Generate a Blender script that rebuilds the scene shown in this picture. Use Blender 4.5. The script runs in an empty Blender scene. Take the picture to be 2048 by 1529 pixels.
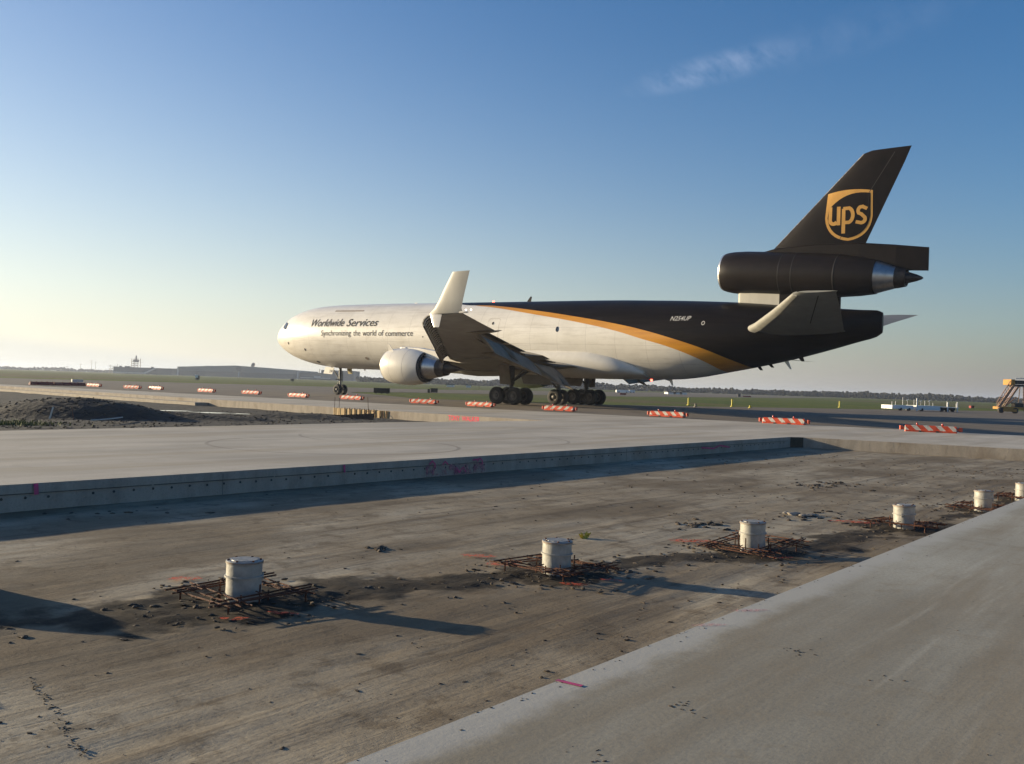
import bpy, bmesh, math, random
import numpy as np
from mathutils import Vector, Matrix, noise
random.seed(7)
sc = bpy.context.scene
COL = sc.collection
R = math.radians

# ------------------------------------------------------------------ camera
W0, H0, FPX, EYE = 2048.0, 1529.0, 1930.0, 1.5
ROLL = math.atan(0.0326)
PITCH = math.atan((769.6 - 764.5) * math.cos(ROLL) / FPX)
cp, sp, cr, sr = math.cos(PITCH), math.sin(PITCH), math.cos(ROLL), math.sin(ROLL)
VR = Vector((cr, -sp * sr, cp * sr)); VU = Vector((-sr, -sp * cr, cp * cr)); VF = Vector((0, cp, sp))
cam = bpy.data.cameras.new('camera')
cam.sensor_width = 36; cam.lens = FPX / W0 * 36; cam.clip_start = 0.1; cam.clip_end = 20000
camo = bpy.data.objects.new('camera', cam); COL.objects.link(camo)
m = Matrix((VR, VU, -VF)).transposed().to_4x4(); m.translation = (0, 0, EYE)
camo.matrix_world = m
sc.camera = camo

# ------------------------------------------------------------------ light
SUN_AZ, SUN_EL = -70.0, 9.5          # azimuth from +Y towards +X
sc.view_settings.view_transform = 'Standard'; sc.view_settings.look = 'None'
sc.view_settings.exposure = 0.92; sc.view_settings.gamma = 1.0
wd = bpy.data.worlds.new('World'); sc.world = wd; wd.use_nodes = True
nt = wd.node_tree; nt.nodes.clear()
N = nt.nodes.new; L = nt.links.new
sky = N('ShaderNodeTexSky'); sky.sky_type = 'NISHITA'; sky.sun_disc = False
sky.sun_elevation = R(SUN_EL); sky.sun_rotation = R(SUN_AZ)
sky.air_density = 1.0; sky.dust_density = 0.7; sky.ozone_density = 3.0; sky.altitude = 100
def wmath(op, a, b=None, c=None, clamp=False):
    n = N('ShaderNodeMath'); n.operation = op; n.use_clamp = clamp
    for i, x in enumerate((a, b, c)):
        if x is None: continue
        if isinstance(x, (int, float)): n.inputs[i].default_value = x
        else: L(x, n.inputs[i])
    return n.outputs[0]
tc = N('ShaderNodeTexCoord'); sx = N('ShaderNodeSeparateXYZ'); L(tc.outputs['Generated'], sx.inputs[0])
gx, gy, gz = sx.outputs
zz = wmath('MAXIMUM', gz, 0.02)
px, py = wmath('DIVIDE', gx, zz), wmath('DIVIDE', gy, zz)     # cloud-layer coordinates (unit height)
# cirrus wisp: local frame on the cloud layer
WC = (0.57, 3.03)
dx, dy = wmath('SUBTRACT', px, WC[0]), wmath('SUBTRACT', py, WC[1])
def lin(a, b, ca, sa): return wmath('ADD', wmath('MULTIPLY', a, ca), wmath('MULTIPLY', b, sa))
al, ac = lin(dx, dy, .61, -.79), lin(dx, dy, .79, .61)
cmb = N('ShaderNodeCombineXYZ'); L(wmath('MULTIPLY', lin(al, ac, 1.0, .5), 7.0), cmb.inputs[0]); L(wmath('MULTIPLY', ac, 2.6), cmb.inputs[1])
nz = N('ShaderNodeTexNoise'); nz.inputs['Scale'].default_value = 1.6; nz.inputs['Detail'].default_value = 7; nz.inputs['Roughness'].default_value = 0.6
nz.inputs['Distortion'].default_value = 0.25
L(cmb.outputs[0], nz.inputs['Vector'])
def lobe(a0, la, b0, lb):
    u_, v_ = wmath('DIVIDE', wmath('SUBTRACT', al, a0), la), wmath('DIVIDE', wmath('SUBTRACT', ac, b0), lb)
    r_ = wmath('ADD', wmath('MULTIPLY', u_, u_), wmath('MULTIPLY', v_, v_)); return wmath('POWER', wmath('SUBTRACT', 1.0, wmath('MINIMUM', r_, 1.0)), 1.5)
mask = wmath('ADD', lobe(0.02, .40, 0, .15), wmath('MULTIPLY', lobe(.42, .60, .04, .20), .25), None, True)
wisp = wmath('MULTIPLY', mask, wmath('ADD', .18, wmath('MULTIPLY', wmath('SUBTRACT', nz.outputs[0], 0.42), 3.4), None, True))
# aerosol near the horizon, brighter towards the sun
SDV = (math.sin(R(SUN_AZ)), math.cos(R(SUN_AZ)))
sunw = wmath('ADD', .5, wmath('MULTIPLY', .5, wmath('ADD', wmath('MULTIPLY', gx, SDV[0]), wmath('MULTIPLY', gy, SDV[1]))))
sunf = wmath('MULTIPLY', wmath('SUBTRACT', sunw, .38), 1.75, None, True)
kk = wmath('ADD', 11.5, wmath('MULTIPLY', sunf, -7.0))
hz = wmath('MULTIPLY', .93, wmath('EXPONENT', wmath('MULTIPLY', wmath('MULTIPLY', wmath('MAXIMUM', gz, 0.0), kk), -1.0)))
aer = N('ShaderNodeMix'); aer.data_type = 'RGBA'; L(sunf, aer.inputs[0]); aer.inputs[6].default_value = (1.32, 1.22, 1.38, 1); aer.inputs[7].default_value = (7.0, 6.7, 5.8, 1)
hs = N('ShaderNodeHueSaturation'); hs.inputs['Saturation'].default_value = 1.22; hs.inputs['Hue'].default_value = 0.508; L(sky.outputs[0], hs.inputs['Color'])
mix0 = N('ShaderNodeMix'); mix0.data_type = 'RGBA'; L(hz, mix0.inputs[0]); L(hs.outputs[0], mix0.inputs[6]); L(aer.outputs[2], mix0.inputs[7])
mix1 = N('ShaderNodeMix'); mix1.data_type = 'RGBA'
L(wmath('MULTIPLY', wisp, 0.12), mix1.inputs[0]); L(mix0.outputs[2], mix1.inputs[6]); mix1.inputs[7].default_value = (6.5, 6.8, 8.0, 1)
# low grey stratus bank on the left, close to the horizon (a real, distant cloud layer)
az = wmath('ARCTAN2', gx, gy)
nb = N('ShaderNodeTexNoise'); nb.inputs['Scale'].default_value = 3.0; nb.inputs['Detail'].default_value = 5
cb = N('ShaderNodeCombineXYZ'); L(az, cb.inputs[0]); L(wmath('MULTIPLY', gz, 6.0), cb.inputs[1]); L(cb.outputs[0], nb.inputs['Vector'])
lim = wmath('ADD', wmath('MULTIPLY', az, -0.088), wmath('ADD', -0.010, wmath('MULTIPLY', wmath('SUBTRACT', nb.outputs[0], 0.5), 0.012)))
bank = wmath('MULTIPLY', wmath('SUBTRACT', lim, gz), 95.0, None, True)
mix2 = N('ShaderNodeMix'); mix2.data_type = 'RGBA'
L(wmath('MULTIPLY', bank, 0.30), mix2.inputs[0]); L(mix1.outputs[2], mix2.inputs[6]); mix2.inputs[7].default_value = (3.6, 4.0, 4.3, 1)
bg = N('ShaderNodeBackground'); bg.inputs['Strength'].default_value = 0.092
wo = N('ShaderNodeOutputWorld'); L(mix2.outputs[2], bg.inputs[0]); L(bg.outputs[0], wo.inputs[0])
sl = bpy.data.lights.new('sun', 'SUN'); sl.energy = 5.0; sl.angle = R(0.55); sl.color = (1.0, 0.83, 0.56)
so = bpy.data.objects.new('sun', sl); COL.objects.link(so)
sd = Vector((math.sin(R(SUN_AZ)) * math.cos(R(SUN_EL)), math.cos(R(SUN_AZ)) * math.cos(R(SUN_EL)), math.sin(R(SUN_EL))))
so.rotation_euler = sd.to_track_quat('Z', 'Y').to_euler()

# ------------------------------------------------------------------ helpers
def ray(u, v):
    return VF + VR * ((u - W0 / 2) / FPX) + VU * (-(v - H0 / 2) / FPX)
def at(u, v, z=0.0):                      # point of the horizontal plane z
    d = ray(u, v); t = (z - EYE) / d.z
    return Vector((d.x * t, d.y * t, z))
def atd(u, v, D):                         # point at ground distance D along +Y
    d = ray(u, v); t = D / d.y
    return Vector((d.x * t, D, EYE + d.z * t))
def tag(o, label=None, cat=None, group=None, kind=None):
    if label: o['label'] = label
    if cat: o['category'] = cat
    if group: o['group'] = group
    if kind: o['kind'] = kind
    return o
def empty(name, loc=(0, 0, 0), rz=0.0):
    o = bpy.data.objects.new(name, None); COL.objects.link(o); o.location = loc; o.rotation_euler = (0, 0, rz)
    o.empty_display_size = 0.2
    return o
class MB:
    def __init__(s): s.v = []; s.f = []; s.m = []; s.sm = []; s.cur = 0; s.smooth = True
    def add(s, vs, fs, smooth=None):
        b = len(s.v); s.v += [tuple(p) for p in vs]
        for f in fs:
            s.f.append(tuple(i + b for i in f)); s.m.append(s.cur); s.sm.append(s.smooth if smooth is None else smooth)
        return s
    def box(s, c, d, rot=None, smooth=False):
        c = Vector(c); P = []
        for x in (-.5, .5):
            for y in (-.5, .5):
                for z in (-.5, .5):
                    p = Vector((x * d[0], y * d[1], z * d[2]))
                    if rot is not None: p = rot @ p
                    P.append(c + p)
        return s.add(P, [(0, 1, 3, 2), (4, 6, 7, 5), (0, 4, 5, 1), (2, 3, 7, 6), (0, 2, 6, 4), (1, 5, 7, 3)], smooth)
    def tube(s, p0, p1, r0, r1=None, n=8, caps=True, smooth=True):
        r1 = r0 if r1 is None else r1
        p0, p1 = Vector(p0), Vector(p1); d = (p1 - p0).normalized()
        a = d.orthogonal().normalized(); b = d.cross(a)
        P = []
        for p, r in ((p0, r0), (p1, r1)):
            for i in range(n):
                t = 2 * math.pi * i / n; P.append(p + a * (r * math.cos(t)) + b * (r * math.sin(t)))
        F = [(i, (i + 1) % n, n + (i + 1) % n, n + i) for i in range(n)]
        s.add(P, F, smooth)
        if caps:
            s.add(P[:n], [tuple(range(n))[::-1]], False); s.add(P[n:], [tuple(range(n))], False)
        return s
    def bar(s, p0, p1, w, h=None, up=(0, 0, 1)):
        h = h or w; p0, p1 = Vector(p0), Vector(p1); d = p1 - p0; l = d.length; d.normalize()
        u = Vector(up); x = u.cross(d)
        if x.length < 1e-4: x = d.orthogonal()
        x.normalize(); y = d.cross(x)
        rot = Matrix((d, x, y)).transposed()
        return s.box((p0 + p1) / 2, (l, w, h), rot)
    def lathe(s, p0, d, prof, n=24, a=None, smooth=True):   # prof: (distance along d, radius)
        p0 = Vector(p0); d = Vector(d).normalized(); a = Vector(a) if a else d.orthogonal().normalized(); b = d.cross(a)
        P = []
        for x, r in prof:
            for i in range(n):
                t = 2 * math.pi * i / n; P.append(p0 + d * x + a * (r * math.cos(t)) + b * (r * math.sin(t)))
        F = []
        for k in range(len(prof) - 1):
            for i in range(n):
                F.append((k * n + i, k * n + (i + 1) % n, (k + 1) * n + (i + 1) % n, (k + 1) * n + i))
        s.add(P, F, smooth)
        if prof[0][1] > 1e-3 and False: pass
        return s
    def disc(s, c, d, r, n=24):
        c = Vector(c); d = Vector(d).normalized(); a = d.orthogonal().normalized(); b = d.cross(a)
        return s.add([c + a * (r * math.cos(2 * math.pi * i / n)) + b * (r * math.sin(2 * math.pi * i / n)) for i in range(n)], [tuple(range(n))], False)
    def loft(s, secs, caps=True, closed=True, smooth=True):
        n = len(secs[0]); P = [p for q in secs for p in q]; F = []
        for k in range(len(secs) - 1):
            for i in range(n if closed else n - 1):
                j = (i + 1) % n; F.append((k * n + i, k * n + j, (k + 1) * n + j, (k + 1) * n + i))
        s.add(P, F, smooth)
        if caps: s.add(secs[0], [tuple(range(n))[::-1]], False); s.add(secs[-1], [tuple(range(n))], False)
        return s
    def prism(s, poly, z0, z1):              # poly in xy
        n = len(poly); P = [(p[0], p[1], z0) for p in poly] + [(p[0], p[1], z1) for p in poly]
        s.add(P, [tuple(range(n))[::-1], tuple(range(n, 2 * n))] + [(i, (i + 1) % n, n + (i + 1) % n, n + i) for i in range(n)], False)
        return s
    def slab(s, poly, off):                  # 3-D polygon extruded by vector off
        n = len(poly); off = Vector(off); P = [Vector(p) for p in poly]; Q = [p + off for p in P]
        s.add(P + Q, [tuple(range(n))[::-1], tuple(range(n, 2 * n))] + [(i, (i + 1) % n, n + (i + 1) % n, n + i) for i in range(n)], False)
        return s
    def build(s, name, mats, parent=None, weld=False, bevel=0, tri=False):
        me = bpy.data.meshes.new(name); me.from_pydata(s.v, [], s.f)
        if not isinstance(mats, (list, tuple)): mats = [mats]
        for mt in mats: me.materials.append(mt)
        me.polygons.foreach_set('material_index', s.m); me.polygons.foreach_set('use_smooth', s.sm)
        bm = bmesh.new(); bm.from_mesh(me)
        if weld: bmesh.ops.remove_doubles(bm, verts=bm.verts, dist=1e-4)
        bmesh.ops.recalc_face_normals(bm, faces=bm.faces)
        if tri: bmesh.ops.triangulate(bm, faces=[f for f in bm.faces if len(f.verts) > 4])
        bm.to_mesh(me); bm.free(); me.update()
        if any(s.sm): me.set_sharp_from_angle(angle=R(38))
        o = bpy.data.objects.new(name, me); COL.objects.link(o)
        if bevel:
            b = o.modifiers.new('bevel', 'BEVEL'); b.width = bevel; b.segments = 2; b.limit_method = 'ANGLE'
        if parent: o.parent = parent
        return o
def kids(o): return [c for c in bpy.data.objects if c.parent == o]
def copy_tree(o, parent=None):
    c = o.copy(); COL.objects.link(c); c.parent = parent
    for ch in list(o.children): copy_tree(ch, c)
    return c

# ------------------------------------------------------------------ materials
def mat(name, c1, c2=None, scale=5.0, rough=0.6, metal=0.0, bump=0.0, bscale=None, detail=6, coords='Object', stretch=None, rot=0.0, spec=0.5, coat=0.0, contrast=1.0, rough2=None, bdist=0.02):
    mt = bpy.data.materials.new(name); mt.use_nodes = True; t = mt.node_tree; b = t.nodes['Principled BSDF']
    b.inputs['Roughness'].default_value = rough; b.inputs['Metallic'].default_value = metal
    b.inputs['Specular IOR Level'].default_value = spec; b.inputs['Coat Weight'].default_value = coat; b.inputs['Coat Roughness'].default_value = 0.08
    b.inputs['Base Color'].default_value = (*c1, 1)
    if c2 or bump:
        tcn = t.nodes.new('ShaderNodeTexCoord'); mp = t.nodes.new('ShaderNodeMapping'); t.links.new(tcn.outputs[coords], mp.inputs[0])
        if stretch: mp.inputs['Scale'].default_value = stretch
        mp.inputs['Rotation'].default_value = (0, 0, rot)
    if c2:
        n = t.nodes.new('ShaderNodeTexNoise'); n.inputs['Scale'].default_value = scale; n.inputs['Detail'].default_value = detail; n.inputs['Roughness'].default_value = 0.6
        t.links.new(mp.outputs[0], n.inputs['Vector'])
        mr = t.nodes.new('ShaderNodeMapRange'); h = 0.22 / contrast
        mr.inputs[1].default_value = 0.5 - h; mr.inputs[2].default_value = 0.5 + h; t.links.new(n.outputs[0], mr.inputs[0])
        mx = t.nodes.new('ShaderNodeMix'); mx.data_type = 'RGBA'; mx.inputs[6].default_value = (*c1, 1); mx.inputs[7].default_value = (*c2, 1)
        t.links.new(mr.outputs[0], mx.inputs[0]); t.links.new(mx.outputs[2], b.inputs['Base Color'])
        if rough2 is not None:
            m2 = t.nodes.new('ShaderNodeMapRange'); m2.inputs[3].default_value = rough; m2.inputs[4].default_value = rough2
            t.links.new(mr.outputs[0], m2.inputs[0]); t.links.new(m2.outputs[0], b.inputs['Roughness'])
    if bump:
        n2 = t.nodes.new('ShaderNodeTexNoise'); n2.inputs['Scale'].default_value = bscale or scale; n2.inputs['Detail'].default_value = 8
        t.links.new(mp.outputs[0], n2.inputs['Vector'])
        bp = t.nodes.new('ShaderNodeBump'); bp.inputs['Strength'].default_value = bump; bp.inputs['Distance'].default_value = bdist
        t.links.new(n2.outputs[0], bp.inputs['Height']); t.links.new(bp.outputs[0], b.inputs['Normal'])
    return mt
def emis(name, col, s):
    mt = bpy.data.materials.new(name); mt.use_nodes = True; b = mt.node_tree.nodes['Principled BSDF']
    b.inputs['Base Color'].default_value = (*col, 1); b.inputs['Emission Color'].default_value = (*col, 1); b.inputs['Emission Strength'].default_value = s
    return mt
class NT:                                   # tiny node builder
    def __init__(s, mt): s.t = mt.node_tree; s.b = s.t.nodes['Principled BSDF']
    def n(s, ty, **k):
        x = s.t.nodes.new(ty)
        for a, v in k.items(): setattr(x, a, v)
        return x
    def l(s, a, b): s.t.links.new(a, b)
    def m(s, op, a, b=None, c=None, clamp=False):
        x = s.n('ShaderNodeMath', operation=op, use_clamp=clamp)
        for i, q in enumerate((a, b, c)):
            if q is None: continue
            if isinstance(q, (int, float)): x.inputs[i].default_value = q
            else: s.l(q, x.inputs[i])
        return x.outputs[0]
    def noise(s, vec, scale, detail=6, rough=0.6, dist=0.0):
        x = s.n('ShaderNodeTexNoise'); x.inputs['Scale'].default_value = scale; x.inputs['Detail'].default_value = detail
        x.inputs['Roughness'].default_value = rough; x.inputs['Distortion'].default_value = dist; s.l(vec, x.inputs['Vector']); return x.outputs[0]
    def ramp(s, v, a, b, lo=0.0, hi=1.0):
        x = s.n('ShaderNodeMapRange'); x.interpolation_type = 'SMOOTHSTEP'
        for i, q in enumerate((a, b, lo, hi)): x.inputs[i + 1].default_value = q
        s.l(v, x.inputs[0]); return x.outputs[0]
    def mix(s, f, a, b):
        x = s.n('ShaderNodeMix', data_type='RGBA')
        for i, q in ((0, f), (6, a), (7, b)):
            if isinstance(q, tuple): x.inputs[i].default_value = (*q, 1)
            elif isinstance(q, (int, float)): x.inputs[i].default_value = q
            else: s.l(q, x.inputs[i])
        return x.outputs[2]
    def mapping(s, scale=(1, 1, 1), rot=0.0, coords='Object'):
        tcn = s.n('ShaderNodeTexCoord'); mp = s.n('ShaderNodeMapping'); s.l(tcn.outputs[coords], mp.inputs[0])
        mp.inputs['Scale'].default_value = scale; mp.inputs['Rotation'].default_value = (0, 0, rot); return mp.outputs[0]
    def bump(s, h, strength, dist):
        x = s.n('ShaderNodeBump'); x.inputs['Strength'].default_value = strength; x.inputs['Distance'].default_value = dist
        s.l(h, x.inputs['Height']); s.l(x.outputs[0], s.b.inputs['Normal'])
def newmat(name, rough=0.85, spec=0.3):
    mt = bpy.data.materials.new(name); mt.use_nodes = True; q = NT(mt); q.b.inputs['Roughness'].default_value = rough; q.b.inputs['Specular IOR Level'].default_value = spec
    return mt, q

# ------------------------------------------------------------------ ground
LA = R(37.5)                                 # azimuth of the excavated lane
LN = Vector((math.cos(LA), -math.sin(LA), 0)); LS = Vector((math.sin(LA), math.cos(LA), 0))
def lane(t, s, z=0.0): return LN * t + LS * s + Vector((0, 0, z))
DEP = -0.356
def poly_sheet(name, poly, z, mt, label=None, kind='structure'):
    bm = bmesh.new(); vs = [bm.verts.new((p[0], p[1], z)) for p in poly]
    es = [bm.edges.new((vs[i], vs[(i + 1) % len(vs)])) for i in range(len(vs))]
    bmesh.ops.triangle_fill(bm, edges=es, use_beauty=True)
    for f in bm.faces:
        if f.normal.z < 0: f.normal_flip()
    me = bpy.data.meshes.new(name); bm.to_mesh(me); bm.free(); me.materials.append(mt)
    o = bpy.data.objects.new(name, me); COL.objects.link(o); tag(o, kind=kind); return o
# grass
m_grass, q = newmat('grass_mat', 0.9, 0.2)
v = q.mapping(); a = q.noise(v, 0.05, 6); b2 = q.noise(v, 0.9, 6); c3 = q.noise(v, 0.012, 3)
col = q.mix(q.ramp(a, .35, .65), (.085, .118, .006), (.135, .142, .013)); col = q.mix(q.ramp(b2, .42, .72), col, (.034, .05, .008)); col = q.mix(q.ramp(c3, .5, .62), col, (.12, .095, .035))
q.l(col, q.b.inputs['Base Color']); q.bump(b2, 1.0, 0.25)
# asphalt
m_asph, q = newmat('asphalt_mat', 0.85, 0.35)
v = q.mapping(); v2 = q.mapping((1, .12, 1), R(-55)); a = q.noise(v, 0.35, 6); b2 = q.noise(v, 14, 5); c3 = q.noise(v2, 0.5, 5)
col = q.mix(q.ramp(a, .3, .7), (.125, .098, .068), (.165, .132, .095)); col = q.mix(q.ramp(c3, .48, .75), col, (.075, .060, .046)); col = q.mix(q.ramp(b2, .5, .8), col, (.12, .105, .088))
q.l(col, q.b.inputs['Base Color']); q.bump(b2, 0.5, 0.01)
outer = [(-3000, -200), (3000, -200), (3000, 3800), (-3000, 3800)]
P5 = Vector((59.7, 16.9)); P6 = Vector((-96.7, 121.8))
hole = [P5, P6, Vector((-140, 121)), Vector((-140, -60)), Vector((90, -60)), Vector((90, 6))]
bm = bmesh.new()
for loop in (outer, hole):
    vs = [bm.verts.new((p[0], p[1], -0.05)) for p in loop]
    for i in range(len(vs)): bm.edges.new((vs[i], vs[(i + 1) % len(vs)]))
bmesh.ops.triangle_fill(bm, edges=bm.edges[:], use_beauty=True)
for f in bm.faces:
    if f.normal.z < 0: f.normal_flip()
me = bpy.data.meshes.new('ground'); bm.to_mesh(me); bm.free(); me.materials.append(m_grass)
ground = bpy.data.objects.new('ground', me); COL.objects.link(ground); tag(ground, kind='structure')
tw = [P5.to_tuple(), (170, 40), (170, 190), at(2048, 823)[:2], at(1780, 819.4)[:2], at(1558, 815.5)[:2], at(1230, 810)[:2], at(1000, 803)[:2], at(832, 797)[:2], at(770, 791)[:2],
      at(700, 785.5)[:2], at(715, 784)[:2], at(832, 785.3)[:2], at(1230, 793)[:2], at(1558, 796)[:2], (190, 560), (120, 600), at(1230, 784.6)[:2], at(832, 779)[:2], at(540, 770.4)[:2], at(0, 756)[:2], (-170, 95), (-150, 80), P6.to_tuple()]
poly_sheet('taxiway', tw, -0.02, m_asph)

# concrete for slab tops and faces (slab-local object coordinates = lane frame)
def concrete(name, c1, c2, cd, edge=None, dusty=(.2, .155, .11), arcs=()):
    mt, q = newmat(name, 0.9, 0.25)
    v = q.mapping(); vs_ = q.mapping((1.0, .10, 1)); vs2 = q.mapping((2.2, .05, 1), R(6))
    n1 = q.noise(v, 0.30, 7); n2 = q.noise(vs_, 0.9, 7, .65); n3 = q.noise(v, 38, 5, .7); n4 = q.noise(vs2, 1.6, 6, .7, .4); n5 = q.noise(v, 1.3, 8, .7)
    col = q.mix(q.ramp(n1, .32, .68), c1, c2)
    col = q.mix(q.m('MULTIPLY', q.ramp(n2, .42, .66), .85), col, dusty)
    n6 = q.noise(q.mapping((1, .35, 1), R(12)), .42, 5, .55); col = q.mix(q.m('MULTIPLY', q.ramp(n6, .48, .62), .5), col, cd)
    n7 = q.noise(v, 3.4, 7, .72); col = q.mix(q.m('MULTIPLY', q.ramp(n7, .52, .70), .5), col, dusty)
    n8 = q.noise(q.mapping((1, .05, 1)), 2.3, 5, .6); col = q.mix(q.m('MULTIPLY', q.ramp(n8, .56, .68), .35), col, tuple(min(1, x * 1.35) for x in c2))
    for ax_, ay_, rad_, wd_, am_ in arcs:
        dd = q.n('ShaderNodeVectorMath', operation='DISTANCE'); q.l(v, dd.inputs[0]); dd.inputs[1].default_value = (ax_, ay_, 0)
        off_ = q.m('ADD', q.m('ABSOLUTE', q.m('SUBTRACT', dd.outputs['Value'], rad_)), q.m('MULTIPLY', q.m('SUBTRACT', n5, .5), wd_))
        col = q.mix(q.m('MULTIPLY', q.ramp(off_, wd_, wd_ * .3), q.m('MULTIPLY', q.ramp(n1, .3, .6), am_)), col, tuple(x * .55 for x in cd))
    col = q.mix(q.m('MULTIPLY', q.ramp(n4, .53, .70), .25), col, cd)
    col = q.mix(q.m('MULTIPLY', q.ramp(n5, .55, .75), .45), col, tuple(x * .8 for x in dusty))
    col = q.mix(q.m('MULTIPLY', q.ramp(n3, .38, .70), .42), col, tuple(x * .5 for x in c1))
    sep = q.n('ShaderNodeSeparateXYZ'); tcn = q.n('ShaderNodeTexCoord'); q.l(tcn.outputs['Object'], sep.inputs[0])
    if edge is not None:                     # clean formed margin along the slab edge
        wob = q.m('MULTIPLY', q.m('SUBTRACT', n5, .5), .5)
        d = q.m('ADD', q.m('ABSOLUTE', q.m('SUBTRACT', sep.outputs[0], edge)), wob)
        col = q.mix(q.m('MULTIPLY', q.ramp(d, .30, .10), .8), col, (.45, .43, .375))
    q.l(col, q.b.inputs['Base Color'])
    h = q.m('ADD', q.m('MULTIPLY', n3, .25), q.m('ADD', n5, q.m('MULTIPLY', n4, .25)))
    q.bump(h, .38, .012)
    return mt
m_conc_near = concrete('near_slab_concrete', (.36, .335, .268), (.46, .435, .355), (.235, .205, .150), edge=-2.77, dusty=(.265,.212,.138), arcs=((9.5, 1.0, 9.2, .16, .5), (9.8, 1.2, 8.0, .12, .4), (-1.2, 16, 5.0, .10, .35)))
m_conc_far = concrete('far_slab_concrete', (.56, .505, .415), (.44, .395, .325), (.30, .27, .225), dusty=(.40, .335, .245), arcs=((-16.5, 15.0, 2.8, .07, .7), (-17.5, 19.5, 3.6, .06, .5), (-18, 28, 3.0, .06, .15)))
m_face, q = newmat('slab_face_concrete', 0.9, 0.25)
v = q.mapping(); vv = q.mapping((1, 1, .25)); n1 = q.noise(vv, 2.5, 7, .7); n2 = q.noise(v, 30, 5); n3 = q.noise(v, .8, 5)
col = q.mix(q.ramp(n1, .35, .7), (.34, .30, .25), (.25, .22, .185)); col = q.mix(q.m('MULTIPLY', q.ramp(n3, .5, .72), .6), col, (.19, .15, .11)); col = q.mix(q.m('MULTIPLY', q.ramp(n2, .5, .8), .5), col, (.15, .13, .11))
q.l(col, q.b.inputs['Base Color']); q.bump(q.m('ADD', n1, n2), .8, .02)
m_darkface = mat('dark_concrete', (.035, .035, .022), (.07, .06, .045), 6, .9, bump=.5)
m_hole = mat('hole_dark', (.05, .047, .042), rough=.9); m_joint = mat('joint_shadow', (.10, .09, .075), (.05, .045, .035), 3, .9)
m_pink = mat('pink_paint', (.60, .05, .18), (.36, .06, .14), 9, .7, contrast=1.5)
def to_lane(p): p = Vector((p[0], p[1], 0)); return (p.dot(LN), p.dot(LS))
def lane_obj(mb, name, mats, **k):
    o = mb.build(name, mats, **k); o.rotation_euler = (0, 0, -LA); return o
def slab_mesh(name, poly, z0, z1, mats):     # top uses slot 0, sides slot 1
    bm = bmesh.new(); top = [bm.verts.new((*p, z1)) for p in poly]; bot = [bm.verts.new((*p, z0)) for p in poly]
    n = len(poly)
    es = [bm.edges.new((top[i], top[(i + 1) % n])) for i in range(n)]
    bmesh.ops.triangle_fill(bm, edges=es, use_beauty=True)
    for f in bm.faces: f.material_index = 0
    for i in range(n):
        f = bm.faces.new((top[i], bot[i], bot[(i + 1) % n], top[(i + 1) % n])); f.material_index = 1
    bmesh.ops.recalc_face_normals(bm, faces=bm.faces)
    me = bpy.data.meshes.new(name); bm.to_mesh(me); bm.free()
    for mt in mats: me.materials.append(mt)
    o = bpy.data.objects.new(name, me); COL.objects.link(o); o.rotation_euler = (0, 0, -LA)
    return o
near_poly = [(-2.77, -14), (-2.77, 33.6), to_lane((59.6, 5.3)), (55, -40), (-2.77, -40)]
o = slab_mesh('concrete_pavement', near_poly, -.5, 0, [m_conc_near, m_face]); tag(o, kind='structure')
C1, C2, C3 = (-12.66, 32.45), to_lane((10.16, 33.52)), to_lane((16.07, 30.17))
lf = [(-12.66, -30), C1, C2, C3, to_lane((59.6, 5.5)), to_lane(P5), to_lane(P6), to_lane((-87.6, 121.0)), to_lane((-42.92, 80.95)), to_lane((-17.78, 58.4)), to_lane((-6.06, 47.94)), to_lane((1.51, 41.28)),
      to_lane((-4.34, 34.75)), to_lane((-12.17, 23.03)), to_lane((-34.4, -10.2))]
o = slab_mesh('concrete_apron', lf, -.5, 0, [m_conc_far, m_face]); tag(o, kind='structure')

# details of the far slab's edge: keyway, dowel holes (surface detail, one mesh), dark corner block
kd = MB(); kd.smooth = False
for s0 in np.arange(-3, 32.2, 2.2):
    kd.box((-12.658, s0 + 1.09, -.128 + random.uniform(-.003, .003)), (.03, 2.16, .009))
for s0 in np.arange(-3, 32.2, 6.1): kd.box((-12.6595, s0, -.2), (.006, .006, .32))
kd.cur = 1
s0 = -2.4; k = 0
while s0 < 32.0:
    kd.tube((-12.665, s0, -.185 + random.uniform(-.008, .008)), (-12.652, s0, -.185), .018, n=10); s0 += .305; k += 1
    if k % 15 == 14: s0 += .32
o = lane_obj(kd, 'slab_edge_joint', [m_joint, m_hole]); tag(o, kind='structure')
cbk = MB(); cbk.slab([(C1[0] + .004, C1[1] + .004, -.5), (C2[0] + .004, C2[1] - .005, -.5), (C2[0] + .004, C2[1] - .005, -.012), (C1[0] + .004, C1[1] + .004, -.012)], (.02, -.012, 0))  # thin dark block laid over the short face at the slab corner
o = lane_obj(cbk, 'slab_corner_block', m_darkface); tag(o, 'thin dark block in the inner corner of the excavated lane', 'form board')

# lane floor with real relief
CANS = [at(486, 1203, DEP), at(1112, 1148, DEP), at(1505, 1103, DEP), at(1808, 1058, DEP), at(1967, 1024, DEP), at(2047, 1003, DEP)]
prev = CANS[0] + (CANS[0] - CANS[1]).normalized() * 3.0 + Vector((-.1, -.45, 0))
line_pts = [prev + (prev - CANS[0])] + [prev] + CANS + [CANS[-1] + (CANS[-1] - CANS[-2])]
lp = [to_lane(p) for p in line_pts]
def segd(p, a, b):
    ab = (b[0] - a[0], b[1] - a[1]); t = max(0, min(1, ((p[0] - a[0]) * ab[0] + (p[1] - a[1]) * ab[1]) / (ab[0] ** 2 + ab[1] ** 2)))
    return math.hypot(p[0] - a[0] - ab[0] * t, p[1] - a[1] - ab[1] * t), t
cl = [to_lane(p) for p in [prev] + CANS]
xs = np.arange(-12.80, -2.60, .075); ys = []
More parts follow.
